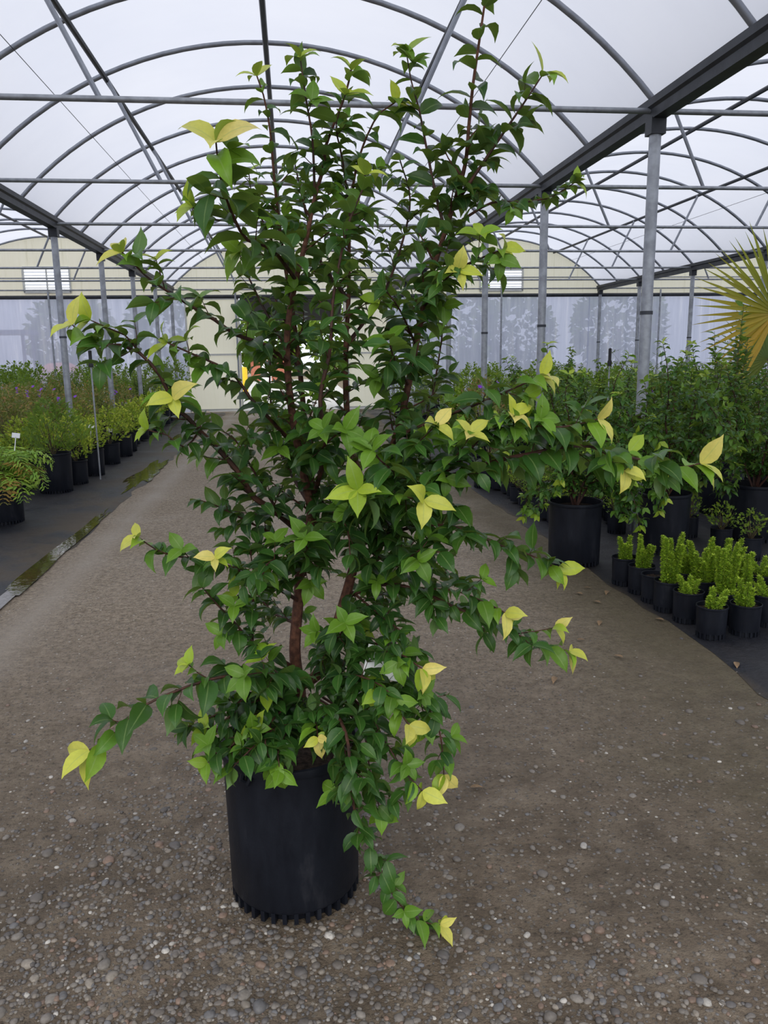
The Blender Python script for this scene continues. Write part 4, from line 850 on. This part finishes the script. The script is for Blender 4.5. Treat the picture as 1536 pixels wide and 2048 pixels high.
rows_r = [  # y, first x, last x, spacing, kinds in order
 (8.3, 3.75, 4.5, .65, 'ga'), (8.9, 3.75, 5.6, .55, 'dfeb'), (9.7, 3.2, 6.2, .5, 'dedfge'), (10.5, 2.75, 6.6, .55, 'degfha'), (11.4, 2.75, 7.2, .6, 'hfeadg'),
 (12.4, 2.8, 7.8, .62, 'cecnab'), (13.4, 2.85, 8.5, .65, 'ncanbe'), (14.5, 2.9, 9.2, .7, 'cnhbab'), (15.8, 3.9, 10.0, .8, 'abgabf'), (17.2, 2.9, 10.8, .85, 'babgab'), (18.8, 2.9, 11.8, .9, 'ababga'), (20.6, 3.9, 12.8, 1.0, 'bagab'), (22.6, 3, 13.5, 1.05, 'abab')]
for y, xa, xb, dx, ks in rows_r:
    x = xa; i = 0
    dx *= 1.1
    while x <= xb:
        k = ks[i % len(ks)]; pr, pk, wd, _ = bed_r[k]; yy = y+rr.uniform(-.12, .12)
        if not any(abs(x-gx) < .25 and min(abs(yy-(Y0+DY*q)) for q in range(7)) < .3 for gx in GX):
            where = 'in the near rows of the palm bed' if y < 12 else 'in the far rows of the palm bed'
            plant({'c': 'potted_needle_bush', 'n': 'potted_needle_bush', 'd': 'potted_grass', 'h': 'potted_shrub'}.get(k, 'potted_tree' if k in 'efg' else 'potted_shrub'), pr, x+rr.uniform(-.08, .08), yy, pk, f'{wd} {where}', 'grass' if k == 'd' else 'tree' if k in 'efg' else 'shrub', f'{wd} {where}', rz=rr.uniform(0, 6), s=rr.uniform(.92, 1.12), ring=False)
        x += dx*rr.uniform(.9, 1.1); i += 1

# ------------------------------------------------------------------ left bed
dark_shrub = bushy(110, .66, .70, .062, 950, 'leaf_far', (0, .22), .12, 'round', .42)
lime = [bushy(111, .48, .48, .045, 620, 'leaf_far', (.3, .85), .35), bushy(112, .46, .44, .043, 560, 'leaf_far', (.35, .9), .35), bushy(113, .52, .48, .045, 620, 'leaf_far', (.25, .8), .4)]
fern_big, fern_m = fern(114, 54, .66, .08, 2.5), fern(115, 26, .5, 0)
plant('potted_fern', fern_big, -3.02, 8.40, 'big', 'feathery fern with a few rusty fronds in a black tub by the brown puddle', 'fern', rz=.6, tagpos=(.12, -.2, .30))
plant('potted_shrub', dark_shrub, -3.02, 10.30, 'big', 'dark dense shrub in the large black tub beside the fern', 'shrub', rz=.9)
plant('potted_shrub', lime[0], -2.92, 10.92, 'five', 'lime-green shrub in the slim pot next to the large tub', 'shrub', s=1.08)
plant('potted_shrub', lime[1], -2.90, 11.72, 'seven', 'lime-green shrub in a wide black pot, third pot past the fern', 'shrub', rz=1, tagpos=(-.1, -.1, .22))
plant('potted_shrub', lime[2], -3.22, 11.95, 'seven', 'lime-green shrub in a pot half hidden behind the third pot', 'shrub', rz=2)
plant('potted_shrub', lime[0], -2.92, 12.95, 'five', 'lime-green shrub in a pot level with the start of the bright puddle', 'shrub', rz=3, s=1.12, tagpos=(.05, -.1, .05))
plant('potted_shrub', lime[1], -2.93, 13.95, 'seven', 'lime-green shrub in a pot level with the end of the bright puddle', 'shrub', rz=4, s=.98)
plant('potted_shrub', lime[2], -2.98, 14.7, 'five', 'lime-green shrub in a pot just past the bright puddle', 'shrub', rz=5, s=1.1)
front = [lime[0], lime[1], lime[2]]
for i in range(9):
    plant('potted_shrub', front[i % 3], -3.08-.03*i, 15.6+.95*i, 'seven' if i % 2 else 'five', 'lime-green shrub in the front row running on to the end wall', 'shrub', 'far front row of the fern bed', rz=i*1.7, s=1.05, ring=False)
r = ob('sprinkler_riser', None, loc=(-2.70, 11.25, .008)); tag(r, 'thin sprinkler riser with a black head above the lime shrubs', 'sprinkler')
mb = MB(); mb.tube([(0, 0, 0), (0, 0, 1.55)], .012, 8); ob('riser', mb.mesh('riser', M['galv']), r)
mb = MB(); mb.lathe([(0, 1.54), (.032, 1.54), (.034, 1.58), (.022, 1.60), (.024, 1.76), (0, 1.77)], 12); ob('sprinkler_head', mb.mesh('sprinkler_head', M['rubber']), r)
r = ob('sprinkler_riser', None, loc=(3.72, 9.05, .008)); tag(r, 'thin sprinkler riser with a black head above the palm bed trees', 'sprinkler')
mb = MB(); mb.tube([(0, 0, 0), (0, 0, 1.5)], .01, 8); ob('riser', mb.mesh('riser', M['galv']), r)
mb = MB(); mb.lathe([(0, 1.49), (.024, 1.49), (.026, 1.54), (.018, 1.56), (.018, 1.69), (0, 1.70)], 12); ob('sprinkler_head', mb.mesh('sprinkler_head', M['rubber']), r)

bed_l = {'a': (bushy(120, .95, .85, .058, 950, 'leaf_far', (.0, .35), .15), 'seven', 'dark green bush', 'potted_shrub'), 'b': (sprigs(121, 1.15, .66, .06, 34, 30, 'leaf_far', (0, .25)), 'seven', 'upright dark bush with long shoots', 'potted_shrub'),
         'f': (fern_m, 'seven', 'pale green fern', 'potted_fern'), 'h': (flowering(122, .72, .75, 4), 'seven', 'brownish bush with purple flowers', 'potted_shrub'), 'k': (flowering(123, .78, .75, 0), 'seven', 'reddish olive bush', 'potted_shrub'), 'l': (lime[0], 'seven', 'low lime-green bush', 'potted_shrub')}
rl_ = random.Random(9)
rows_l = [(9.2, 'la', .6), (9.9, 'lb', .6), (10.6, 'lbab', .6), (11.3, 'lfbb', .6), (12.0, 'lkfb', .62), (12.7, 'lkfba', .62), (13.4, 'hkhfab', .62), (14.1, 'lhkfab', .64), (14.9, 'khkhfa', .66), (15.7, 'hkhkab', .68), (16.6, 'khfkha', .7), (17.6, 'hkfaba', .74), (18.7, 'abkabab', .8), (19.9, 'babaab', .85), (21.2, 'ababab', .9), (22.6, 'bababa', .95), (23.8, 'ababab', 1.0)]
for y, ks, dx in rows_l:
    x = -3.55+rl_.uniform(-.1, .1); i = 0
    while x > -.36*y-.55:
        k = ks[min(i, len(ks)-1) if y < 15 else i % len(ks)]; pr, pk, wd, nm = bed_l[k]; yy = y+rl_.uniform(-.14, .14)
        if not (abs(x-GX[1]) < .3 and min(abs(yy-(Y0+DY*q)) for q in range(7)) < .3):
            where = 'in the near rows of the fern bed' if y < 13 else 'in the middle rows of the fern bed' if y < 18 else 'in the fern bed near the end wall'
            s = rl_.uniform(.92, 1.1)*(1.12 if y > 18 else 1.0)
            plant(nm, pr, x, yy, pk, f'{wd} {where}', 'fern' if k == 'f' else 'shrub', f'{wd} {where}', rz=rl_.uniform(0, 6) if k != 'h' else rl_.uniform(-.5, .5), s=s, ring=False)
        x -= dx*rl_.uniform(.9, 1.1); i += 1

# ------------------------------------------------------------------ loose things on the aisle
def pebbles():
    r = np.random.RandomState(4)
    import bmesh
    bm = bmesh.new(); bmesh.ops.create_icosphere(bm, subdivisions=2, radius=1); bv = np.array([v.co[:] for v in bm.verts]); bf = np.array([[v.index for v in f.verts] for f in bm.faces]); bm.free()
    n = 24000; X = []; 
    y = 1.25+r.beta(1.1, 2.6, n)*3.2; x = r.uniform(-1, 1, n)*(.25+.62*y)+.05*y
    # dense to the left and in front of the tub, sparse on the smooth mud at the right
    dens = np.exp(-((x+.42)/.55)**2-((y-2.2)/.8)**2)+1.3*np.exp(-((x+.38)/.22)**2-((y-2.5)/.45)**2)+.75*np.exp(-((y-1.55)/.35)**2)*np.exp(-((x-.1)/1.0)**2)+.16
    keep = r.uniform(0, 1, n) < dens*.95; x, y = x[keep], y[keep]
    far = np.hypot(x+.042, y-2.262) > .2; x, y = x[far], y[far]; n = len(x)
    rad = np.clip(np.exp(r.normal(-5.22, .42, n)), .0025, .018)
    pal = np.array([(.17, .155, .14), (.23, .21, .185), (.12, .115, .115), (.30, .265, .22), (.25, .165, .12), (.165, .17, .18), (.60, .57, .52), (.21, .19, .17), (.14, .125, .11)])
    ci = r.choice(len(pal), n, p=[.2, .17, .15, .1, .07, .08, .03, .1, .1]); col = pal[ci]*r.uniform(.7, 1.2, (n, 1))
    sc_ = np.stack([rad*r.uniform(.8, 1.4, n), rad*r.uniform(.8, 1.2, n), rad*r.uniform(.45, .8, n)], 1); a = r.uniform(0, 2*PI, n)
    wob = 1+r.normal(0, .07, (n, len(bv)))
    V = bv[None]*sc_[:, None]*wob[..., None]; ca, sa = np.cos(a)[:, None], np.sin(a)[:, None]
    V = np.stack([V[..., 0]*ca-V[..., 1]*sa, V[..., 0]*sa+V[..., 1]*ca, V[..., 2]], 2); V += np.stack([x, y, sc_[:, 2]*r.uniform(-.25, .35, n)], 1)[:, None]
    F = (bf[None]+(np.arange(n)*len(bv))[:, None, None]).reshape(-1, 3); t = np.ones((n, len(bv), 4)); t[..., :3] = col[:, None]
    o = ob('gravel', np_mesh('gravel', V.reshape(-1, 3), F, M['stone'], t.reshape(-1, 4))); tag(o, 'loose rounded pebbles pressed in the mud around the tub', 'gravel', None, 'stuff'); print('pebbles', n)
pebbles()
Lv = Leaves(); Lv.add((0, 0, 0), (1, 0, .05), (0, 0, 1), .07, .42, .5, .3, .2, 1); dl = Lv.mesh('fallen_leaf', M['dead'], Leaves.HI)
for i, (x, y) in enumerate(((2.02, 5.2), (1.95, 5.05), (2.15, 5.1), (2.42, 5.5), (2.0, 4.85), (1.86, 4.5), (1.6, 4.2), (2.25, 4.45), (1.3, 3.7), (.63, 2.72), (1.75, 3.9), (2.32, 3.75), (1.1, 4.6), (2.6, 6.0))):
    o = ob('fallen_leaf', dl, loc=(x, y, .012), rz=i*2.1); s = .8+.3*(i % 3)/2; o.scale = (s, s, s)
    tag(o, 'fallen brown leaf on the mud near the plume pots', 'leaf', 'fallen leaves')
